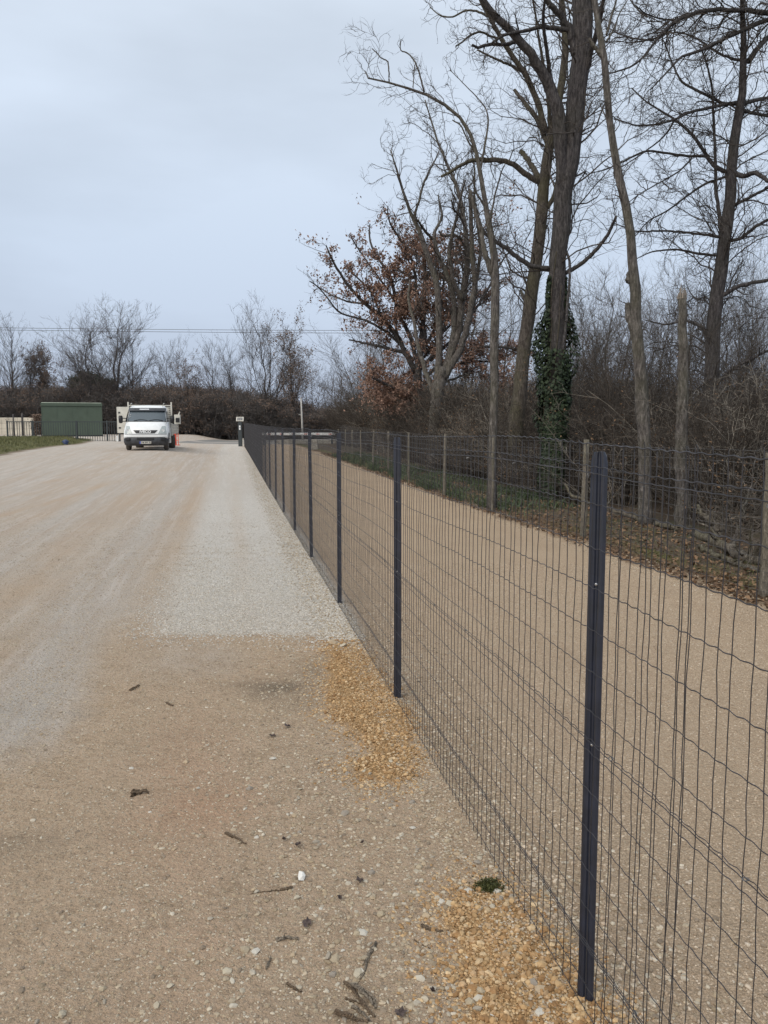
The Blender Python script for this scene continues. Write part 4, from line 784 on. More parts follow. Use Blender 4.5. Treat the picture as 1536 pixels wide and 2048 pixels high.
ang_ = x / y * F + 768; top = np.interp(ang_, [-100, 0, 300, 470, 500, 590, 620, 690, 760, 900], [776, 778, 776, 776, 780, 794, 812, 818, 796, 768]); hz = (HOR - top) / F * y + CAMZ - .2; hz = hz * (.78 + .3 * rng.random(n)) / 5.2
gn_brush('far_woodland', np.stack([x, y, base_h(x, y) - .1], -1), np.stack([1 + .4 * rng.random(n), 1 + .4 * rng.random(n), hz], -1), FV)
# verge leaf litter and green plants
n = 9000; y = 6 + 34 * rng.random(n) ** 1.8; s_ = EDGE_R - .1 + 1.9 * rng.random(n) ** 1.2; x = s_ + XF - SL * y; p = np.stack([x, y, H(x, y) + .012 + .02 * rng.random(n)], -1)
V, T, tn = leaves_at(p, .018 + .022 * rng.random(n), norm(np.stack([rng.normal(size=n) * .5, rng.normal(size=n) * .5, np.ones(n)], -1))); leafobj('fallen_leaves', V, T, tn, M['leaf_litter'], None)
def blades(name, xy, hgt, mat, w=.004, lean=.5):
    n = len(xy); z = H(xy[:, 0], xy[:, 1]); a = rng.random(n) * 6.28; h = hgt * (.5 + .8 * rng.random(n)); dx = np.cos(a) * h * lean * rng.random(n); dy = np.sin(a) * h * lean * rng.random(n); px_ = -np.sin(a) * w; py_ = np.cos(a) * w
    v0 = np.stack([xy[:, 0] - px_, xy[:, 1] - py_, z - .01], -1); v1 = np.stack([xy[:, 0] + px_, xy[:, 1] + py_, z - .01], -1); v2 = np.stack([xy[:, 0] + dx * .5 + px_ * .7, xy[:, 1] + dy * .5 + py_ * .7, z + h * .6], -1); v3 = np.stack([xy[:, 0] + dx, xy[:, 1] + dy, z + h], -1)
    V = np.stack([v0, v1, v2, v3], 1).reshape(-1, 3); k = np.arange(n)[:, None] * 4; T = np.vstack([k + [[0, 1, 2]], k + [[0, 2, 3]]]); return leafobj(name, V, T, np.repeat(np.repeat(rng.random((n, 1)), 4, 0), 3, 1), mat, None)
n = 16000; y = 13.5 + 24 * rng.random(n) ** 1.6; s_ = EDGE_R + .05 + 1.6 * rng.random(n); x = s_ + XF - SL * y; k = rng.random(n) < np.clip(hsh(x, y, 2.6, 21) * 2.4 - .75, 0, 1) * sm(13, 17, y); blades('green_undergrowth', np.stack([x, y], -1)[k], .16, M['grass_green'], .009, 1.2)
n = 9000; y = 6 + 9 * rng.random(n); s_ = EDGE_R + .2 + 1.2 * rng.random(n); x = s_ + XF - SL * y; k = rng.random(n) < hsh(x, y, 1.8, 22) * .9; blades('verge_grass', np.stack([x, y], -1)[k], .045, M['grass'], .003, .8)
n = 26000; y = 24 + 31 * rng.random(n); s_ = -10.75 - 7.5 * rng.random(n); x = s_ + XF - SL * y; k = hsh(x, y, .9, 33) + .3 * rng.random(n) > .35; blades('bank_grass', np.stack([x, y], -1)[k], .10, M['grass'], .012, .9)

# ================================================================== near mesh fence
p1 = gp(1163, 2008); pE = at(489, 894, 52.5)
dv = pE[:2] - p1[:2]; LEN = float(np.linalg.norm(dv)); dv /= LEN; nv = np.array([-dv[1], dv[0]])   # nv points to camera-left side
if nv[0] > 0: nv = -nv
PH = 1.56; FZ = 1.578
def fpt(u, z, off=0):  # u along the fence from post 1, z above ground
    x = p1[0] + dv[0] * u + nv[0] * off; y = p1[1] + dv[1] * u + nv[1] * off; return np.array([x, y, float(base_h(x, y)) + z])
fence = empty('mesh_fence', tuple(fpt(0, 0))); tag(fence, 'long anthracite wire mesh fence on flat steel posts running away down the middle', 'fence')
b0 = fpt(0, 0); U0 = -1.95; fa = math.atan2(dv[1], dv[0])
# post profile: flat face with shallow grooves, chamfered top
def post_mesh():
    prof = [(-.0215, 0), (-.0215, .006), (-.014, .010), (-.006, .010), (-.002, .005), (.002, .005), (.006, .010), (.014, .010), (.0215, .006), (.0215, 0), (.006, -.003), (.004, -.026), (-.004, -.026), (-.006, -.003)]
    a = np.array(prof); hs = [-.15, .02, .5, 1.0, PH - .035, PH - .012, PH]; sc_ = [1, 1, 1, 1, 1, .86, .62]
    G = np.stack([np.stack([a[:, 0] * s_, a[:, 1], np.full(len(a), h)], -1) for h, s_ in zip(hs, sc_)]); mb = MB(); mb.grid(G, True)
    k = len(a); o = (len(hs) - 1) * k; mb.T.append(np.array([(o, o + t, o + t + 1) for t in range(1, k - 1)])); return mb.mesh('post', M['post'], False)
PM = post_mesh()
sw = MB(); aa = np.linspace(0, 6.283, 9)[:-1]; ring = np.stack([np.cos(aa) * .004, np.zeros(8), np.sin(aa) * .004], -1); sw.grid(np.stack([ring, ring + (0, .003, 0), ring * .5 + (0, .0045, 0)]), True); sw.T.append(np.array([(16, 16 + t, 17 + t) for t in range(1, 7)])); SWM = sw.mesh('screw', M['screw'])
# post faces the camera-left side, twisted a little toward the viewer
nposts = int(LEN / 2.5) + 1
for i in range(nposts):
    u = i * 2.5; q = fpt(u, 0, -.012); o = bpy.data.objects.new('post', PM); link(o, fence); o.location = q - b0
    tilt = [0.006, -.004, .004, 0][i % 4]; o.rotation_euler = (tilt, (.006 if i == 0 else rng.normal() * .004), rad(157) + rng.normal() * .03)
    if i < 9:
        for zz in (.78, 1.22):
            s2 = bpy.data.objects.new('screw', SWM); link(s2, o); s2.location = (.0, .0055, zz + rng.normal() * .03)
# horizontals
zs = [.03, .10, .21, .32, .43, .54, .65, .76, .87, .98, 1.09, 1.20, 1.31, 1.42, 1.52, FZ]
def sagz(u): return .006 * np.sin(u * 2.51) + .004 * np.sin(u * .9 + 1)
def hwire(z, r, off, crimp=.0035, ph=0, umax=None):
    e = umax or LEN; u1 = np.arange(U0, 9, .01); u2 = np.arange(9, e, .12); u = np.r_[u1, u2]; amp = crimp * np.clip((9 - u) / 1.5, 0, 1)
    dz = amp * np.sin(u / .05 * 2 * math.pi + ph) * (.6 + .5 * hsh(u, u * 0 + ph, 6, 3)) + .003 * (hsh(u, u * 0 + ph, 9, 31) - .5) + sagz(u) * (.3 + z / FZ) + .006 * (hsh(u, u * 0 + z * 9, 3, 7) - .5); x = p1[0] + dv[0] * u + nv[0] * (off); y = p1[1] + dv[1] * u + nv[1] * off
    P = np.stack([x, y, base_h(x, y) + z + dz], -1) - b0; mb = MB(); mb.tubes(P, r * np.interp(u, [0, 8, 20], [.88, .85, .6]), 4); return mb
OFF = .016
for i, z in enumerate(zs): hwire(z, .00155 if z < FZ else .0019, OFF, .0021, i * .7).build('horizontal_wire', M['wire'], fence, True)
for z in (.225, .79, 1.50): hwire(z, .0017, OFF + .004, .001, 1).build('tension_wire', M['wire'], fence, True)
for z, offs in ((.235, .3), (.80, .8)): hwire(z, .0013, OFF + .006, .003, 2, 14).build('tension_wire', M['wire'], fence, True)
# clips on the tension wires
ck = MB(); a = np.linspace(0, 6.283, 9); ck.tubes(np.stack([np.cos(a) * .006, np.zeros(9), np.sin(a) * .006], -1), np.full(9, .0014), 4); ckm = ck.mesh('wire_clip', M['galv'])
for z in (.232, .795, 1.495):
    u = -1.8
    while u < 14:
        o = bpy.data.objects.new('wire_clip', ckm); link(o, fence); o.location = fpt(u, z + float(sagz(u)), OFF + .003) - b0; o.rotation_euler = (rng.random() * 3, rng.random(), rng.random() * 6); u += .42 + .3 * rng.random()
# verticals: shared variants
VW = []
for k in range(7):
    zz = np.array([0.0] + [z for z in zs] + [FZ + .008]); zz = np.unique(np.r_[zz, (zz[:-1] + zz[1:]) / 2]); w = np.cumsum(rng.normal(size=len(zz)) * .0011); w -= np.linspace(w[0], w[-1], len(w)); w += rng.normal(size=len(zz)) * .0007
    P = np.stack([w * 1.5, rng.normal(size=len(zz)) * .0006, zz], -1); mb = MB(); mb.tubes(P, np.full(len(P), .0013), 4); VW.append(mb.mesh('vertical_wire', M['wire'], True))
us = list(np.arange(U0, 10.6, .05)); extra = [-.130, -.272, -.330, -.412, -.433]
for j, u in enumerate(us):
    o = bpy.data.objects.new('vertical_wire', VW[int(rng.integers(0, 7))]); link(o, fence); o.location = fpt(u + rng.normal() * .0012, 0, OFF - .003) - b0; o.rotation_euler = (0, rng.normal() * .0022, fa); o.scale = (1, 1, 1 + rng.normal() * .002)
for u in extra:
    o = bpy.data.objects.new('vertical_wire', VW[int(rng.integers(0, 7))]); link(o, fence); o.location = fpt(u, 0, OFF - .006) - b0; o.rotation_euler = (0, rng.normal() * .006, fa)
u = np.arange(10.6, LEN, .05); xx = p1[0] + dv[0] * u + nv[0] * (OFF - .003); yy = p1[1] + dv[1] * u + nv[1] * (OFF - .003); zb_ = base_h(xx, yy)
P = np.stack([np.stack([xx, yy, zb_], -1), np.stack([xx, yy, zb_ + FZ], -1)], 1) - b0; mb = MB(); mb.tubes(P, np.full((len(u), 2), .0011), 3); o = mb.build('distant_vertical_wires', M['wire'], fence); tag(o, kind='stuff')

# ================================================================== wooden post fence
wf = empty('post_and_wire_fence', tuple(gp(1165, 1075))); tag(wf, 'low sheep netting fence on weathered wooden posts along the wood edge', 'fence'); wb = np.array(wf.location)
posts = [(1530, 1191, 905, .052), (1165, 1076, 879, .042), (984, 1024, 876, .035), (888, 992, 868, .036), (817, 962, 865, .036), (776, 943, 863, .034), (746, 930, 861, .034), (722, 918, 860, .03), (704, 908, 860, .034), (690, 901, 859, .03), (678, 897, 858, .03)]
wpts = []
for px, py, ty, r in posts:
    p = gp0(px, py); s0 = 4.12; k = p[1]; p = np.array([s0 + XF - SL * k, k, float(base_h(s0 + XF - SL * k, k))]) if False else np.array([p[0], p[1], float(H(p[0], p[1]))]); wpts.append(p)
    hgt = at(px, ty, p[1])[2] - p[2]; lx = rng.normal() * .025; P = np.stack([np.linspace(0, 1, 8) * lx + rng.normal(size=8) * .003, rng.normal(size=8) * .003, np.linspace(-.15, hgt, 8)], -1)
    mb = MB(); mb.tubes(P + (p - wb), np.linspace(r * 1.05, r * .92, 8), 10, True, jit=.16); mb.build('wooden_post', M['wood_post'], wf, True)
wpts = np.array([2 * wpts[0] - wpts[1] + np.array([0.0, 0, 0])] + wpts + [wpts[-1] * 2 - wpts[-2]])
ty = wpts[:, 1]; o_ = np.argsort(ty); yy = np.arange(ty.min(), ty.max(), .14); xx = np.interp(yy, ty[o_], wpts[o_, 0]); zz = np.interp(yy, ty[o_], wpts[o_, 2])
for k, h in enumerate([.05, .15, .25, .36, .48, .60, .73, .87, 1.0, 1.12, 1.24, 1.36]):
    P = np.stack([xx - .05, yy, zz + h + .012 * np.sin(yy * 1.3 + k)], -1) - wb; MB().tubes(P, np.full(len(P), .0019), 3).build('netting_wire', M['galv'], wf, True)
P = np.stack([np.stack([xx - .052, yy, zz + .02], -1), np.stack([xx - .052, yy, zz + 1.34], -1)], 1) - wb
nw = min(290, len(yy))
vm_ = MB(); vm_.tubes(np.array([[0, 0, .02], [0, 0, 1.34]]), np.full(2, .0014), 3); vme = vm_.mesh('netting_stay', M['galv'])
for i in range(nw):
    o = bpy.data.objects.new('netting_stay', vme); link(o, wf); o.location = (xx[i] - .052 - wb[0], yy[i] - wb[1], zz[i] - wb[2]); o.rotation_euler = (rng.normal() * .01, rng.normal() * .01, 0)

# fallen branches behind the wooden fence
def fallen(label, L, Y0, Y1, r0, r1, mat=M['bark_pale'], twigs=14):
    n_ = len(L); pts = np.array([(*at(px, py, Y0 + (Y1 - Y0) * i / (n_ - 1)), 0) for i, (px, py) in enumerate(L)]); pts[:, 3] = np.linspace(r0, r1, n_)
    Q = resample(pts, NM); P = Q[:, :3]; P[:, 2] = np.maximum(P[:, 2], H(P[:, 0], P[:, 1]) + r1 * .6); P[1:-1] += rng.normal(size=(NM - 2, 3)) * .012; R = Q[:, 3]; b_ = P[0].copy(); r = empty('fallen_branch', tuple(b_)); tag(r, label, 'fallen branch')
    mb = MB(); mb.tubes(P - b_, R, 8, True, jit=.3); mb.build('limb', mat, r, True)
    if twigs: p, q = grow(P[None], R[None], twigs, .35, n=7, rf=.4, rmin=.006, lmin=.25, lmax=.9, up=.25, wander=.4); MB().tubes(p - b_, q, 4).build('twigs', mat, r, True)
fallen('thick pale log lying behind the right hand wooden post', [(1388, 1066), (1420, 1078), (1470, 1105), (1540, 1150), (1600, 1190)], 9.6, 7.9, .05, .075)
fallen('short bright barked branch lying in front of the thick log', [(1398, 1094), (1440, 1112), (1480, 1130), (1515, 1142)], 9.0, 8.1, .028, .032, twigs=3)
fallen('pale branch lying between the first wooden post and the crooked trunk', [(1130, 968), (1145, 992), (1180, 1008), (1230, 1020), (1285, 1042)], 12.6, 12.0, .018, .04, twigs=8)
fallen('crooked grey branch propped up beside the broken trunk', [(1440, 1080), (1432, 1050), (1405, 1030), (1395, 1010)], 10.3, 10.8, .045, .02, twigs=12)
fallen('mossy branch piece between the crooked and the broken trunk', [(1310, 1046), (1330, 1052), (1356, 1058)], 11.0, 10.9, .035, .04, twigs=5)
fallen('thin bare branch leaning up near the right edge of the wood', [(1465, 1090), (1480, 1050), (1490, 1010), (1500, 980), (1512, 900)], 9.6, 9.9, .022, .008, twigs=16, mat=M['bark_grey'])

# ================================================================== truck
TX = at(292, 906, 36.0); tg_ = float(base_h(TX[0], 36)); truck = empty('flatbed_truck', (TX[0], 36.0, tg_), rad(10.5)); tag(truck, 'white flatbed tipper truck parked facing us with a side locker door open', 'truck')
rows = [(.55, .02, .985, .10), (.64, .0, .99, .10), (.78, .0, .99, .12), (.95, .05, .985, .16), (1.10, .14, .97, .20), (1.24, .28, .955, .22), (1.36, .44, .94, .22), (1.50, .57, .925, .2), (1.66, .72, .90, .18), (1.83, .87, .87, .16), (1.96, 1.0, .84, .15), (2.05, 1.12, .80, .14), (2.10, 1.26, .74, .12)]
rz_ = np.array([r[0] for r in rows])
def cabpt(u, z, proud=0):
    yf = np.interp(z, rz_, [r[1] for r in rows]); hw = np.interp(z, rz_, [r[2] for r in rows]); bl = np.interp(z, rz_, [r[3] for r in rows]); return np.array([hw * u * (1 + proud * .5), yf + bl * abs(u) ** 5 * 1.6 + bl * .3 * u * u - proud, z])
def cabring(z, hw, yf, bl):
    us_ = np.linspace(-1, 1, 25); front = [np.array([hw * u, yf + bl * abs(u) ** 5 * 1.6 + bl * .3 * u * u, z]) for u in us_]; back = [np.array([hw, 1.9, z]), np.array([hw * .97, 1.95, z]), np.array([-hw * .97, 1.95, z]), np.array([-hw, 1.9, z])]; return front + back
G = [cabring(z, hw, yf, bl) for z, yf, hw, bl in rows]; mb = MB(); mb.grid(np.array(G), True)
kk = len(G[0]); o = (len(G) - 1) * kk; topc = np.mean(np.array(G[-1]), 0) + (0, .1, .03); mb.add([topc]); mb.T.append(np.array([(o + t, o + (t + 1) % kk, mb.n - 1) for t in range(kk)])); mb.build('cab', M['white_paint'], truck, True)
def patch(name, zr, uf, mat, proud, nz=6, nu=14, parent=truck, smooth=True):
    G = []
    for z in np.linspace(*zr, nz):
        u0, u1 = uf(z); G.append([cabpt(u, z, proud) for u in np.linspace(u0, u1, nu)])
    G = np.array(G); mb = MB(); mb.grid(G); G2 = G.copy(); G2[..., 1] += proud + .02
    e = np.concatenate([G[0], G[1:, -1], G[-1, ::-1][1:], G[::-1, 0][1:-1]]); e2 = np.concatenate([G2[0], G2[1:, -1], G2[-1, ::-1][1:], G2[::-1, 0][1:-1]]); mb.grid(np.stack([e, e2]), True); return mb.build(name, mat, parent, smooth)
ws = patch('windscreen', (1.37, 1.86), lambda z: (-.925, .925), M['glass'], .012, 8, 20)
patch('screen_seal', (1.345, 1.375), lambda z: (-.93, .93), M['black'], .016, 2, 20)
vs = patch('sun_visor', (1.86, 2.0), lambda z: (-.96, .96), M['plastic'], .11, 4, 20); patch('visor_marking', (1.915, 1.955), lambda z: (-.36, .12), M['chrome'], .116, 2, 4, smooth=False)
patch('grille', (.80, .95), lambda z: (-.42 - (z - .8) * .9, .42 + (z - .8) * .9), M['black'], .012, 4, 12)
patch('white_bumper_strip', (.63, .745), lambda z: (-.97, .97), M['white_paint'], .03, 4, 24)
patch('bumper_gap', (.748, .765), lambda z: (-.95, .95), M['plastic'], .006, 2, 24)
for sgn in (-1, 1):
    def uf(z, s=sgn):
        t = (z - .79) / .36; a_ = .58 + .18 * t; b_ = .95 - .04 * t; return (s * a_, s * b_) if s > 0 else (-b_, -a_)
    hl = patch('headlight', (.79, 1.14), uf, M['lamp'], .014, 6, 8); c = cabpt(sgn * .8, .93, .02); mb = MB(); a = np.linspace(0, 6.283, 13)[:-1]; rg = np.stack([np.cos(a) * .07, 0 * a, np.sin(a) * .07], -1); mb.grid(np.stack([rg, rg * .9 + (0, -.02, 0), rg * .1 + (0, -.01, 0)]) + c, True).build('lens', M['chrome'], hl)
# lower dark bumper
G = []
for z, yf, hw in [(.22, .10, .90), (.27, .02, .97), (.40, -.05, 1.0), (.55, -.05, 1.005), (.625, -.02, 1.0)]:
    G.append([np.array([hw * u, yf + .22 * abs(u) ** 5 + .05 * u * u, z]) for u in np.linspace(-1, 1, 25)] + [np.array([hw, .62, z]), np.array([-hw, .62, z])])
MB().grid(np.array(G), True).build('bumper', M['plastic'], truck, True)
MB().box((0, -.035, .545), (.78, .05, .12), taper=0).build('air_intake', M['black'], truck, bevel=.02)
for sgn in (-1, 1): MB().box((sgn * .80, .02, .53), (.24, .08, .13), rz=sgn * .25).build('fog_lamp_recess', M['black'], truck, bevel=.02)
pl = MB().box((.0, -.075, .375), (.52, .012, .11)).build('number_plate', M['cream'], truck); MB().box((-.235, -.0835, .375), (.05, .006, .108)).build('plate_band', M['plate_blue'], pl)
def text_mesh(body, size, extr=.004, bold=0):
    cu = bpy.data.curves.new('lettering', 'FONT'); cu.body = body; cu.size = size; cu.extrude = extr; cu.offset = bold; cu.align_x = 'CENTER'; cu.align_y = 'CENTER'; o = bpy.data.objects.new('tmp', cu); C.objects.link(o)
    dg = bpy.context.evaluated_depsgraph_get(); me = bpy.data.meshes.new_from_object(o.evaluated_get(dg)); bpy.data.objects.remove(o); return me
def put_text(body, size, mat, loc, parent, bold=0, sx=1.0, rx=90):
    me = text_mesh(body, size, .004, bold); me.materials.clear(); me.materials.append(mat); o = bpy.data.objects.new('lettering', me); link(o, parent); o.location = loc; o.rotation_euler = (rad(rx), 0, 0); o.scale = (sx, 1, 1); return o
put_text('DM 695 ZL', .095, M['black'], (.03, -.084, .375), pl, .001, 1.0)
put_text('IVECO', .155, M['white_paint'], (0, -.006, .872), truck, .007, 1.15, 80)
# wipers
for s0 in (-.55, .12):
    P = np.array([cabpt((s0 + t * .62) / .94, 1.385 + .055 * math.sin(t * 3.1) + .01 * t, .03) for t in np.linspace(0, 1, 8)]); MB().tubes(P, np.full(8, .012), 4, True).build('wiper', M['black'], truck)
mb = MB(); [mb.box(cabpt(-.82, z, .016), (.07, .006, .05), rx=.6) for z in (1.56, 1.66)]; mb.build('windscreen_sticker', M['white_paint'], truck)
# mirrors
for sgn in (-1, 1):
    x0 = 1.18 * sgn; mb = MB(); G = []
    for k, (z, w, d) in enumerate([(1.27, .05, .04), (1.30, .085, .07), (1.45, .10, .09), (1.58, .095, .085), (1.63, .06, .05)]):
        a = np.linspace(0, 6.283, 15)[:-1]; G.append(np.stack([x0 + np.sign(np.cos(a)) * np.abs(np.cos(a)) ** .6 * w, .72 + np.sin(a) * d, np.full(14, z)], -1))
    mb.grid(np.array(G), True); mb.T.append(np.array([(0, t, t + 1) for t in range(1, 13)])); mb.T.append(np.array([(56, 56 + t + 1, 56 + t) for t in range(1, 13)])); mr_ = mb.build('mirror', M['black'], truck, True)
    mb = MB(); [mb.tubes(np.array([[sgn * .9, .8, z], [x0, .74, z]]), np.array([.02, .02]), 5) for z in (1.36, 1.5)]; mb.build('mirror_arm', M['black'], mr_)
# side windows, doors lines, wheel arches
for sgn in (-1, 1):
    x = sgn * .935; G = np.array([[(sgn * .952, .62, 1.37), (sgn * .952, 1.2, 1.37), (sgn * .952, 1.72, 1.37)], [(sgn * .91, .92, 1.66), (sgn * .91, 1.3, 1.66), (sgn * .91, 1.72, 1.66)], [(sgn * .872, 1.1, 1.85), (sgn * .872, 1.4, 1.85), (sgn * .872, 1.72, 1.85)]]); G[..., 0] += sgn * .006
    MB().grid(G).build('side_window', M['glass'], truck, True)
    a = np.linspace(0, math.pi, 12); P = np.stack([np.full(12, sgn * .985), .78 + np.cos(a) * .40, .40 + np.sin(a) * .40], -1); MB().tubes(P, np.full(12, .03), 5).build('wheel_arch', M['plastic'], truck, True)
    MB().box((sgn * .97, 1.5, .44), (.05, .75, .22)).build('side_step', M['white_paint'], truck)
def wheel(x, y, r, w):
    t_ = MB(); G = []; prof = [(-w / 2, r * .62), (-w / 2, r * .93), (-w / 2 + .03, r), (w / 2 - .03, r), (w / 2, r * .93), (w / 2, r * .62)]; a = np.linspace(0, 6.283, 25)[:-1]
    for px_, pr in prof: G.append(np.stack([np.full(24, x + px_), y + np.cos(a) * pr, r + np.sin(a) * pr], -1))
    t_.grid(np.array(G), True); wo = t_.build('wheel', M['tyre'], truck, True); rm = MB(); rm.grid(np.stack([G[0] * 0 + np.stack([np.full(24, x + s_ * w * .42), y + np.cos(a) * q, r + np.sin(a) * q], -1) for s_, q in ((-1, r * .63), (-1, .03), (1, .03), (1, r * .63))]), True); rm.build('rim', M['rim'], wo, True)
for x, y, w in ((-.86, .80, .2), (.86, .80, .2), (-.80, 4.3, .36), (.80, 4.3, .36)): wheel(x, y, .34, w)
MB().box((0, 3.3, .52), (.8, 5.0, .16)).build('chassis', M['black'], truck)
MB().box((0, 4.1, .78), (2.04, 3.9, .10)).build('bed_floor', M['alu'], truck, bevel=.01)
for sgn in (-1, 1):
    for k in range(3): MB().box((sgn * 1.02, 4.15, .90 + k * .135), (.035, 3.75, .125)).build('side_board', M['alu'], truck, bevel=.008)
    MB().box((sgn * 1.02, 2.2, 1.48), (.07, .07, 1.65)).build('headboard_post', M['cream'], truck)
    MB().box((sgn * 1.02, 6.0, 1.05), (.06, .06, .62)).build('rear_post', M['cream'], truck)
MB().box((0, 6.02, 1.03), (2.0, .04, .4)).build('tailboard', M['alu'], truck)
MB().box((0, 2.2, 2.14), (2.0, .05, .05)).build('headboard_rail', M['cream'], truck)
MB().box((.0, 2.26, 1.45), (1.96, .03, 1.25)).build('headboard', M['cream'], truck); mb = MB(); [mb.box((.93, 2.19, 1.1 + k * .1), (.08, .03, .02)) for k in range(11)]; mb.build('headboard_grille', M['plastic'], truck)
for x in (-.8, .7): MB().tubes(np.array([[x, 1.3, 2.08], [x + .04, 1.15, 2.2], [x + .06, 1.4, 2.22]]), np.full(3, .02), 4).build('roof_bracket', M['cream'], truck)
# locker behind the cab with its door swung open
MB().box((-.78, 2.55, 1.35), (.5, .5, 1.2)).build('locker', M['cream'], truck, bevel=.01)
dr = MB().box((-1.30, 2.28, 1.43), (.56, .035, 1.28)).build('locker_door', M['cream'], truck, bevel=.01); dr['label'] = 'open flat cream door'
for z in (1.79, 1.05):
    hd = MB().box((-1.46, 2.258, z), (.10, .02, .075)).build('latch', M['plastic'], dr, bevel=.01)
bx_ = MB().box((1.04, 5.6, 1.49), (.30, .5, .5)).build('site_lamp_box', M['cream'], truck, bevel=.02); MB().box((1.06, 5.34, 1.45), (.2, .05, .24)).build('box_opening', M['black'], bx_); MB().tubes(np.array([[1.1, 5.6, 1.72], [1.17, 5.6, 1.9]]), np.array([.03, .03]), 4).build('box_handle', M['cream'], bx_)

# ================================================================== small far things
p = at(353, 892, 46); zb2 = float(base_h(p[0], 46)); rb = empty('red_barrier', (p[0], 46, zb2)); tag(rb, 'narrow red metal barrier frame standing right behind the truck', 'barrier')
for x in (-.10, -.02, .12): MB().tubes(np.array([[x, 0, 0], [x, 0, .93 if x < .1 else .85]]), np.full(2, .035 if x < .1 else .018), 6, True).build('upright', M['red'], rb)
for z in (.30, .55, .88): MB().box((.0, 0, z), (.26, .03, .04)).build('rail', M['red'], rb)
for k, x in enumerate((-.06,)): MB().box((x, .03, .6), (.12, .02, .5)).build('panel', M['red'], rb)
MB().box((.04, 0, .02), (.3, .3, .04)).build('foot', M['red'], rb)
# solar post
q = at(481, 894, 53.0); z0 = float(base_h(q[0], 53.0)); sp_ = empty('solar_lamp_post', (q[0], 53.0, z0)); tag(sp_, 'black post carrying a small tilted solar panel at the mesh fence end', 'post')
MB().box((0, 0, .82), (.24, .24, 1.64)).build('pillar', M['rail_dark'], sp_, bevel=.01); MB().tubes(np.array([[0, 0, 1.6], [0, 0, 1.78]]), np.full(2, .04), 6).build('stem', M['rail_dark'], sp_)
pn = MB().box((0, 0, 1.86), (.50, .05, .30), rx=-.35).build('solar_panel', M['cream'], sp_)
for k in range(3): MB().box((-.13 + k * .13, -.035, 1.875), (.095, .02, .2), rx=-.35).build('cell', M['solar'], pn)
for z in (1.36, 1.20): MB().box((0, -.126, z), (.10, .01, .14)).build('white_sticker', M['white_paint'], sp_)
MB().box((.19, -.02, .28), (.06, .06, .56)).build('pale_marker', M['cream'], sp_)
# leaning pole
a_ = at(606, 884, 60); b_ = at(602, 796, 60); z0 = float(base_h(a_[0], 60)); pr = empty('leaning_pole', (a_[0], 60, z0)); tag(pr, 'pale thin pole leaning slightly left beyond the white barrier', 'pole')
L_ = b_ - np.array([a_[0], 60, z0]); MB().tubes(np.array([[0, 0, -.1], L_ * .5, L_]), np.array([.085, .07, .05]), 8, True).build('shaft', M['pole_grey'], pr, True); MB().tubes(np.array([L_ * .62, L_ * .62 + (-.25, 0, .05)]), np.array([.03, .02]), 5).build('bracket', M['pole_grey'], pr)
# barrier across the path
Yb = 56.0; l = at(524, 868, Yb); r = at(680, 870, Yb); zg = float(base_h(l[0], Yb)); br = empty('swing_barrier', (l[0], Yb, zg)); tag(br, 'long white swing barrier with red marks closing the far end of the right path', 'barrier')
w = r[0] - l[0]; zt_ = l[2] - zg; MB().box((w / 2, 0, zt_), (w, .12, .18)).build('arm', M['white_paint'], br, bevel=.02)
for k in range(6): MB().box((w * (k + .6) / 6.4, -.063, zt_), (.22, .01, .06)).build('red_mark', M['red'], br)
for x in (w * .895, w * .02): MB().box((x, .1, zt_ / 2 + .05), (.14, .14, zt_ + .15)).build('upright', M['rail_dark'], br)
# concrete block behind the fence
c = at(628, 897, 46); zg = float(base_h(c[0], 46)); mb = MB().box((0, 0, .30), (.50, .4, .62), taper=.06); o = mb.build('concrete_block', M['concrete'], None, bevel=.02, loc=(c[0], 46, zg)); tag(o, 'pale square concrete block seen through the mesh near the white barrier', 'concrete block')
c = at(628, 889, 57); o = MB().box((0, 0, .12), (5.4, .3, .28)).build('low_kerb_wall', M['concrete'], None, bevel=.02, loc=(c[0] - .2, 57.2, float(base_h(c[0], 57)))); tag(o, 'low grey concrete kerb wall under the white barrier', 'low wall')
# railing fence with gate on the left
Yr = 53.5; x0 = at(16, 880, Yr)[0]; x1 = at(240, 885, Yr)[0]; rf_ = empty('railing_fence', (x0, Yr, 0)); tag(rf_, 'dark metal railing with upright bars in front of the green cabin', 'fence')
def rz0(x): return float(base_h(x0 + x, Yr + 4)) * .35 + .24
wd = x1 - x0; topz = 1.63 + .28
for x in (0, 1.75, 4.8, 6.9, wd): MB().box((x, 0, (topz + rz0(x)) / 2 - .1), (.085, .085, topz - rz0(x) + .25)).build('post', M['rail_dark'], rf_)
MB().box((wd / 2, 0, topz - .06), (wd, .05, .06)).build('top_rail', M['rail_dark'], rf_); MB().box((wd / 2, 0, .52), (wd, .05, .05)).build('bottom_rail', M['rail_dark'], rf_)
bm_ = MB().box((0, 0, 0), (.03, .03, 1.42)).mesh('bar', M['rail_dark']); k = .165
while k < wd:
    o = bpy.data.objects.new('bar', bm_); link(o, rf_); o.location = (k, 0, topz - .06 - .71); k += .168
MB().box((wd - 1.3, -.12, .40), (2.3, .12, .14)).build('gate_beam', M['rail_dark'], rf_); MB().box((wd - .12, -.15, .62), (.10, .10, .55)).build('white_stop_post', M['white_paint'], rf_)
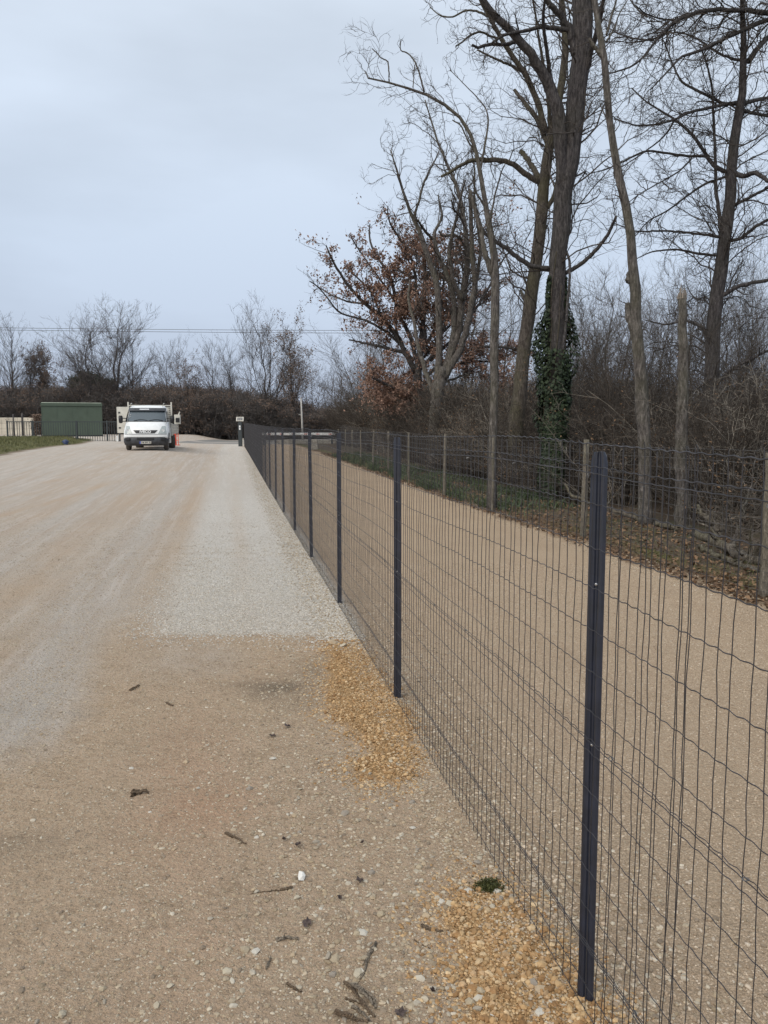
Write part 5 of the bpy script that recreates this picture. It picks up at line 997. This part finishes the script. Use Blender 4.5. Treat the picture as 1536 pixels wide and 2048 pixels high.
# green cabin
Yc = 62.; xa = at(86, 872, Yc)[0]; xb = at(206, 872, Yc)[0]; gz = float(base_h((xa + xb) / 2, Yc)); cw_ = xb - xa; cw_ *= .94; gc = empty('green_cabin', ((xa + xb) / 2 - .45, Yc + 1.2, gz), rad(21)); tag(gc, 'plain dark green box shaped steel cabin behind the metal railing', 'cabin')
hc = at(140, 812, Yc)[2] - gz
MB().box((0, 0, hc / 2), (cw_ - .06, 2.4, hc)).build('wall', M['green_cab'], gc); MB().box((0, 0, hc + .12), (cw_ + .05, 2.55, .24)).build('roof_fascia', M['green_cab'], gc); MB().box((0, 0, hc + .25), (cw_ + .0, 2.5, .05), taper=.03).build('roof', M['green_roof'], gc)
for k in range(5): MB().box((-cw_ / 2 + .03 + k * (cw_ - .06) / 4, -1.205, hc / 2), (.05, .02, hc - .02)).build('wall_rib', M['green_cab'], gc)
MB().box((0, 0, .05), (cw_ + .05, 2.5, .1)).build('plinth', M['black'], gc)
# beige wall
Yw = 74.; xa = at(-60, 868, Yw)[0]; xb = at(69, 868, Yw)[0]; gz = float(base_h(xa, Yw)); hh_ = at(20, 835, Yw)[2] - gz; bw = empty('beige_wall', ((xa + xb) / 2, Yw, gz)); tag(bw, 'low beige concrete panel wall at the left edge behind the railing', 'wall')
npn = 4
for k in range(npn):
    for j in range(3): MB().box((-(xb - xa) / 2 + (k + .5) * (xb - xa) / npn, 0, (j + .5) * hh_ / 3), ((xb - xa) / npn - .02, .12, hh_ / 3 - .015)).build('panel', M['beige_wall'], bw, bevel=.01)
for k, (px, tpy) in enumerate([(28, 828), (46, 826), (71, 832), (83, 832)]):
    a = at(px, 873, 66); z0 = float(base_h(a[0], 66)); o = MB().tubes(np.array([[0, 0, -.1], [0.02, 0, at(px, tpy, 66)[2] - z0]]), np.array([.09 if k in (1, 2) else .06] * 2), 8, True).build('wooden_stake', M['bark_dark'], None, True, loc=(a[0], 66, z0))
    tag(o, ['thin dark stake in front of the beige wall, the leftmost one', 'thick dark stake at the middle of the beige wall', 'dark stake at the right end of the beige wall', 'dark stake right against the green cabin left corner'][k], 'stake', 'dark stakes by the beige wall')
rk = MB(); n = 1400; xx_ = at(75, 860, 66)[0] + rng.normal(size=n) * .2; V, T, tn = leaves_at(np.stack([xx_, 66 + rng.normal(size=n) * .3, .8 + 1.75 * rng.random(n)], -1), np.full(n, .07)); hb = bpy.data.objects.new('hedge_shrub', fast_mesh('hedge_shrub', V, [T], M['leaf_brown_far'], False, {'tone': tn})); link(hb); tag(hb, 'narrow dark brown shrub between the beige wall and the green cabin', 'shrub')
# blue drum
c = at(131, 886, 47); z0 = float(H(c[0], 47)); P = np.array([[0, 0, -.02], [0, 0, .02], [0, 0, .22], [0, 0, .27], [0, 0, .30]]); o = empty('blue_marker_cap', (c[0], 47, z0)); tag(o, 'small dark blue hydrant cap sitting on the grass bank', 'hydrant'); MB().tubes(P, np.array([.14, .15, .15, .12, .03]), 12, True).build('body', M['blue'], o, True); MB().tubes(np.array([[-.2, 0, .18], [.2, 0, .18]]), np.full(2, .05), 8, True).build('outlet', M['blue'], o, True)
# overhead cables
for i, (yl, yr2) in enumerate([(654, 657), (658, 663)]):
    A_ = at(-300, yl - 3, 105); B_ = at(1300, yr2 + 3, 105); t = np.linspace(0, 1, 30)[:, None]; P = A_ * (1 - t) + B_ * t; P[:, 2] -= (t[:, 0] * (1 - t[:, 0])) * 1.2; o = MB().tubes(P - P[0], np.full(30, .028), 4).build('overhead_cable', M['cable'], None, True, loc=P[0]); tag(o, ['upper of the two thin overhead power lines crossing the sky', 'lower of the two thin overhead power lines crossing the sky'][i], 'power line', 'overhead power lines')

# ================================================================== litter in the foreground
def stick(name, label, L, r, mat, cat, flat=1, jit=.5, extra=0):
    r = r * .75; mat = M['debris'] if mat in (M['bark_dark'], M['bark_brown']) else M['debris_grey']
    pts = np.array([gp(*q) for q in L]); pts[:, 2] += r * .7; n_ = max(6, len(L) * 3); P = resample(np.c_[pts, np.zeros(len(pts))], n_)[:, :3]; P += rng.normal(size=P.shape) * r * .25; b_ = P[0].copy(); mb = MB(); R = r * (1 - .45 * np.linspace(0, 1, n_)) ; Q = (P - b_); mb.tubes(Q, R, 6, True, jit=.9)
    for q_ in range(3): o2 = rng.normal(size=3) * r * np.array([.9, .9, .3]); i0 = int(rng.integers(0, max(1, n_ // 3))); mb.tubes(Q[i0:i0 + max(3, n_ // 2)] + o2, R[i0:i0 + max(3, n_ // 2)] * .45, 5, True, jit=.9)
    if extra: p, q = grow(P[None], R[None], extra, .35, n=5, rf=.5, rmin=.0012, lmin=.02, lmax=.07, up=.15, wander=.4, ang=(15, 45)); p[..., 2] = np.maximum(p[..., 2], H(p[..., 0], p[..., 1]) + .002); mb.tubes(p - b_, q, 4)
    o = mb.build(name, mat, None, True, loc=b_); tag(o, label, cat); return o
stick('stick', 'forked grey stick standing out above the bark bundle at the bottom', [(752, 1888), (735, 1915), (730, 1945), (722, 1962)], .0065, M['bark_pale'], 'stick', extra=3)
stick('bark_piece', 'dark rounded bark piece left of the orange gravel', [(846, 1855), (862, 1860), (884, 1866)], .008, M['bark_dark'], 'bark')
stick('stick', 'mossy stick lying below the white stone, pointing left', [(585, 1778), (568, 1780), (548, 1782)], .0065, M['bark_brown'], 'stick', extra=2)
stick('stick', 'thin mossy twig left of the thicker mossy stick', [(545, 1783), (520, 1786), (500, 1790)], .003, M['bark_brown'], 'twig', extra=3)
stick('bark_piece', 'flat lichen covered bark scrap left of the dark leaf', [(553, 1883), (572, 1878), (598, 1880)], .008, M['bark_grey'], 'bark', extra=6)
stick('bark_piece', 'dark splintered bark scrap alone on the left side of the dirt', [(262, 1592), (278, 1586), (296, 1585)], .014, M['bark_dark'], 'bark', extra=3)
stick('stick', 'ragged twig lying diagonally left of the two dark leaves', [(452, 1664), (470, 1675), (492, 1688)], .006, M['bark_brown'], 'twig', extra=6)
stick('stick', 'tiny upright twig tuft left of the bark bundle', [(532, 1938), (536, 1928), (542, 1920)], .005, M['bark_grey'], 'twig', extra=5)
stick('stick', 'short twig left of the bark bundle near the bottom edge', [(575, 1970), (588, 1978), (602, 1986)], .006, M['bark_brown'], 'twig', extra=4)
stick('stick', 'thin curved twig right of the forked stick', [(828, 1880), (845, 1892), (862, 1898)], .0025, M['bark_brown'], 'twig')
stick('stick', 'small straight twig far up on the tan dirt', [(260, 1382), (270, 1377), (279, 1373)], .01, M['bark_dark'], 'twig')
stick('stick', 'short dark twig next to the pale gravel patch', [(332, 1408), (340, 1412), (347, 1414)], .009, M['bark_dark'], 'twig')
bb_ = empty('bark_bundle', tuple(gp(725, 2010))); tag(bb_, 'bundle of rotten bark strips lying at the bottom edge', 'bark'); bl_ = np.array(bb_.location)
for k, (L, r) in enumerate([([(690, 1968), (712, 1990), (735, 2020), (748, 2036)], .011), ([(700, 1975), (728, 1985), (748, 2000), (750, 2020)], .009), ([(672, 2030), (700, 2042), (735, 2050)], .010), ([(705, 2015), (722, 2025), (742, 2045)], .008), ([(690, 2000), (708, 2006), (722, 2010)], .006), ([(718, 1985), (735, 2000), (745, 2015)], .008)]):
    pts = np.array([gp(*q) for q in L]); r *= .7; pts[:, 2] += r * (.7 + .5 * (k % 3)); P = resample(np.c_[pts, np.zeros(len(pts))], 10)[:, :3] + rng.normal(size=(10, 3)) * r * .2; MB().tubes(P - bl_, np.linspace(r, r * .5, 10) * (.7 + .6 * rng.random(10)), 6, True, jit=.9).build('bark_strip', M['debris_grey' if k % 2 else 'debris'], bb_, False)
V = []; 
M['leaf_dark'] = leafmat('leaf_dark', (.05, .038, .038), (.10, .075, .065))
def deadleaf(px, py, s_, label):
    c = gp(px, py); s_ *= .8; a = np.linspace(0, 6.283, 15)[:-1]; r = s_ * (.55 + .45 * np.abs(np.sin(a * 2.5 + rng.random() * 3))) * (1 + .2 * rng.normal(size=14)); V = np.stack([np.cos(a) * r, np.sin(a) * r * .8, .006 + .012 * rng.random(14)], -1); V = np.vstack([[0, 0, .004], V]); T = np.array([(0, i + 1, (i + 1) % 14 + 1) for i in range(14)])
    o = bpy.data.objects.new('dead_leaf', fast_mesh('dead_leaf', V, [T], M['leaf_dark'], False, {'tone': rng.random((15, 1)).repeat(3, 1)})); link(o); o.location = c + (0, 0, .003); o.rotation_euler = (0, 0, rng.random() * 6); tag(o, label, 'leaf', 'dark dead leaves on the dirt')
deadleaf(720, 1765, .022, 'dark lobed dead leaf right of the white stone'); deadleaf(614, 1852, .030, 'largest dark dead leaf, above the lichen covered bark scrap'); deadleaf(680, 1802, .016, 'small dark dead leaf between the white stone and the moss tuft'); deadleaf(596, 1692, .018, 'dark dead leaf above the white stone'); deadleaf(568, 1682, .016, 'dark dead leaf left of and above another one'); deadleaf(575, 1458, .026, 'dark dead leaf furthest up, left of the orange gravel'); deadleaf(800, 2032, .025, 'dark dead leaf at the bottom edge right of the bark bundle'); deadleaf(545, 1476, .022, 'brown dead leaf left of the furthest dark leaf'); deadleaf(865, 1990, .014, 'small black leaf scrap by the pale stone near the bottom'); deadleaf(725, 1688, .012, 'tiny dark leaf scrap above the lobed leaf')
c = gp(603, 1757); ws_ = bpy.data.objects.new('white_stone', stone_meshes[6].copy()); link(ws_); ws_.location = (c[0], c[1], c[2] + .012); ws_.scale = (.016, .022, .036); ws_.rotation_euler = (.4, .3, .2); tag(ws_, 'bright white angular stone sitting alone on the tan dirt', 'stone')
a_ = ws_.data.color_attributes['tone']; a_.data.foreach_set('color', np.tile([.74, .73, .70, 1], 12).astype(np.float32))
c = gp(978, 1775); n = 900; q = rng.normal(size=(n, 3)) * [.022, .018, .009]; q[:, 2] = np.abs(q[:, 2]); V, T, tn = leaves_at(q, np.full(n, .005)); o = bpy.data.objects.new('moss_tuft', fast_mesh('moss_tuft', V, [T], M['moss'], False, {'tone': tn})); link(o); o.location = c; tag(o, 'tuft of green moss lying against the fence foot', 'moss')
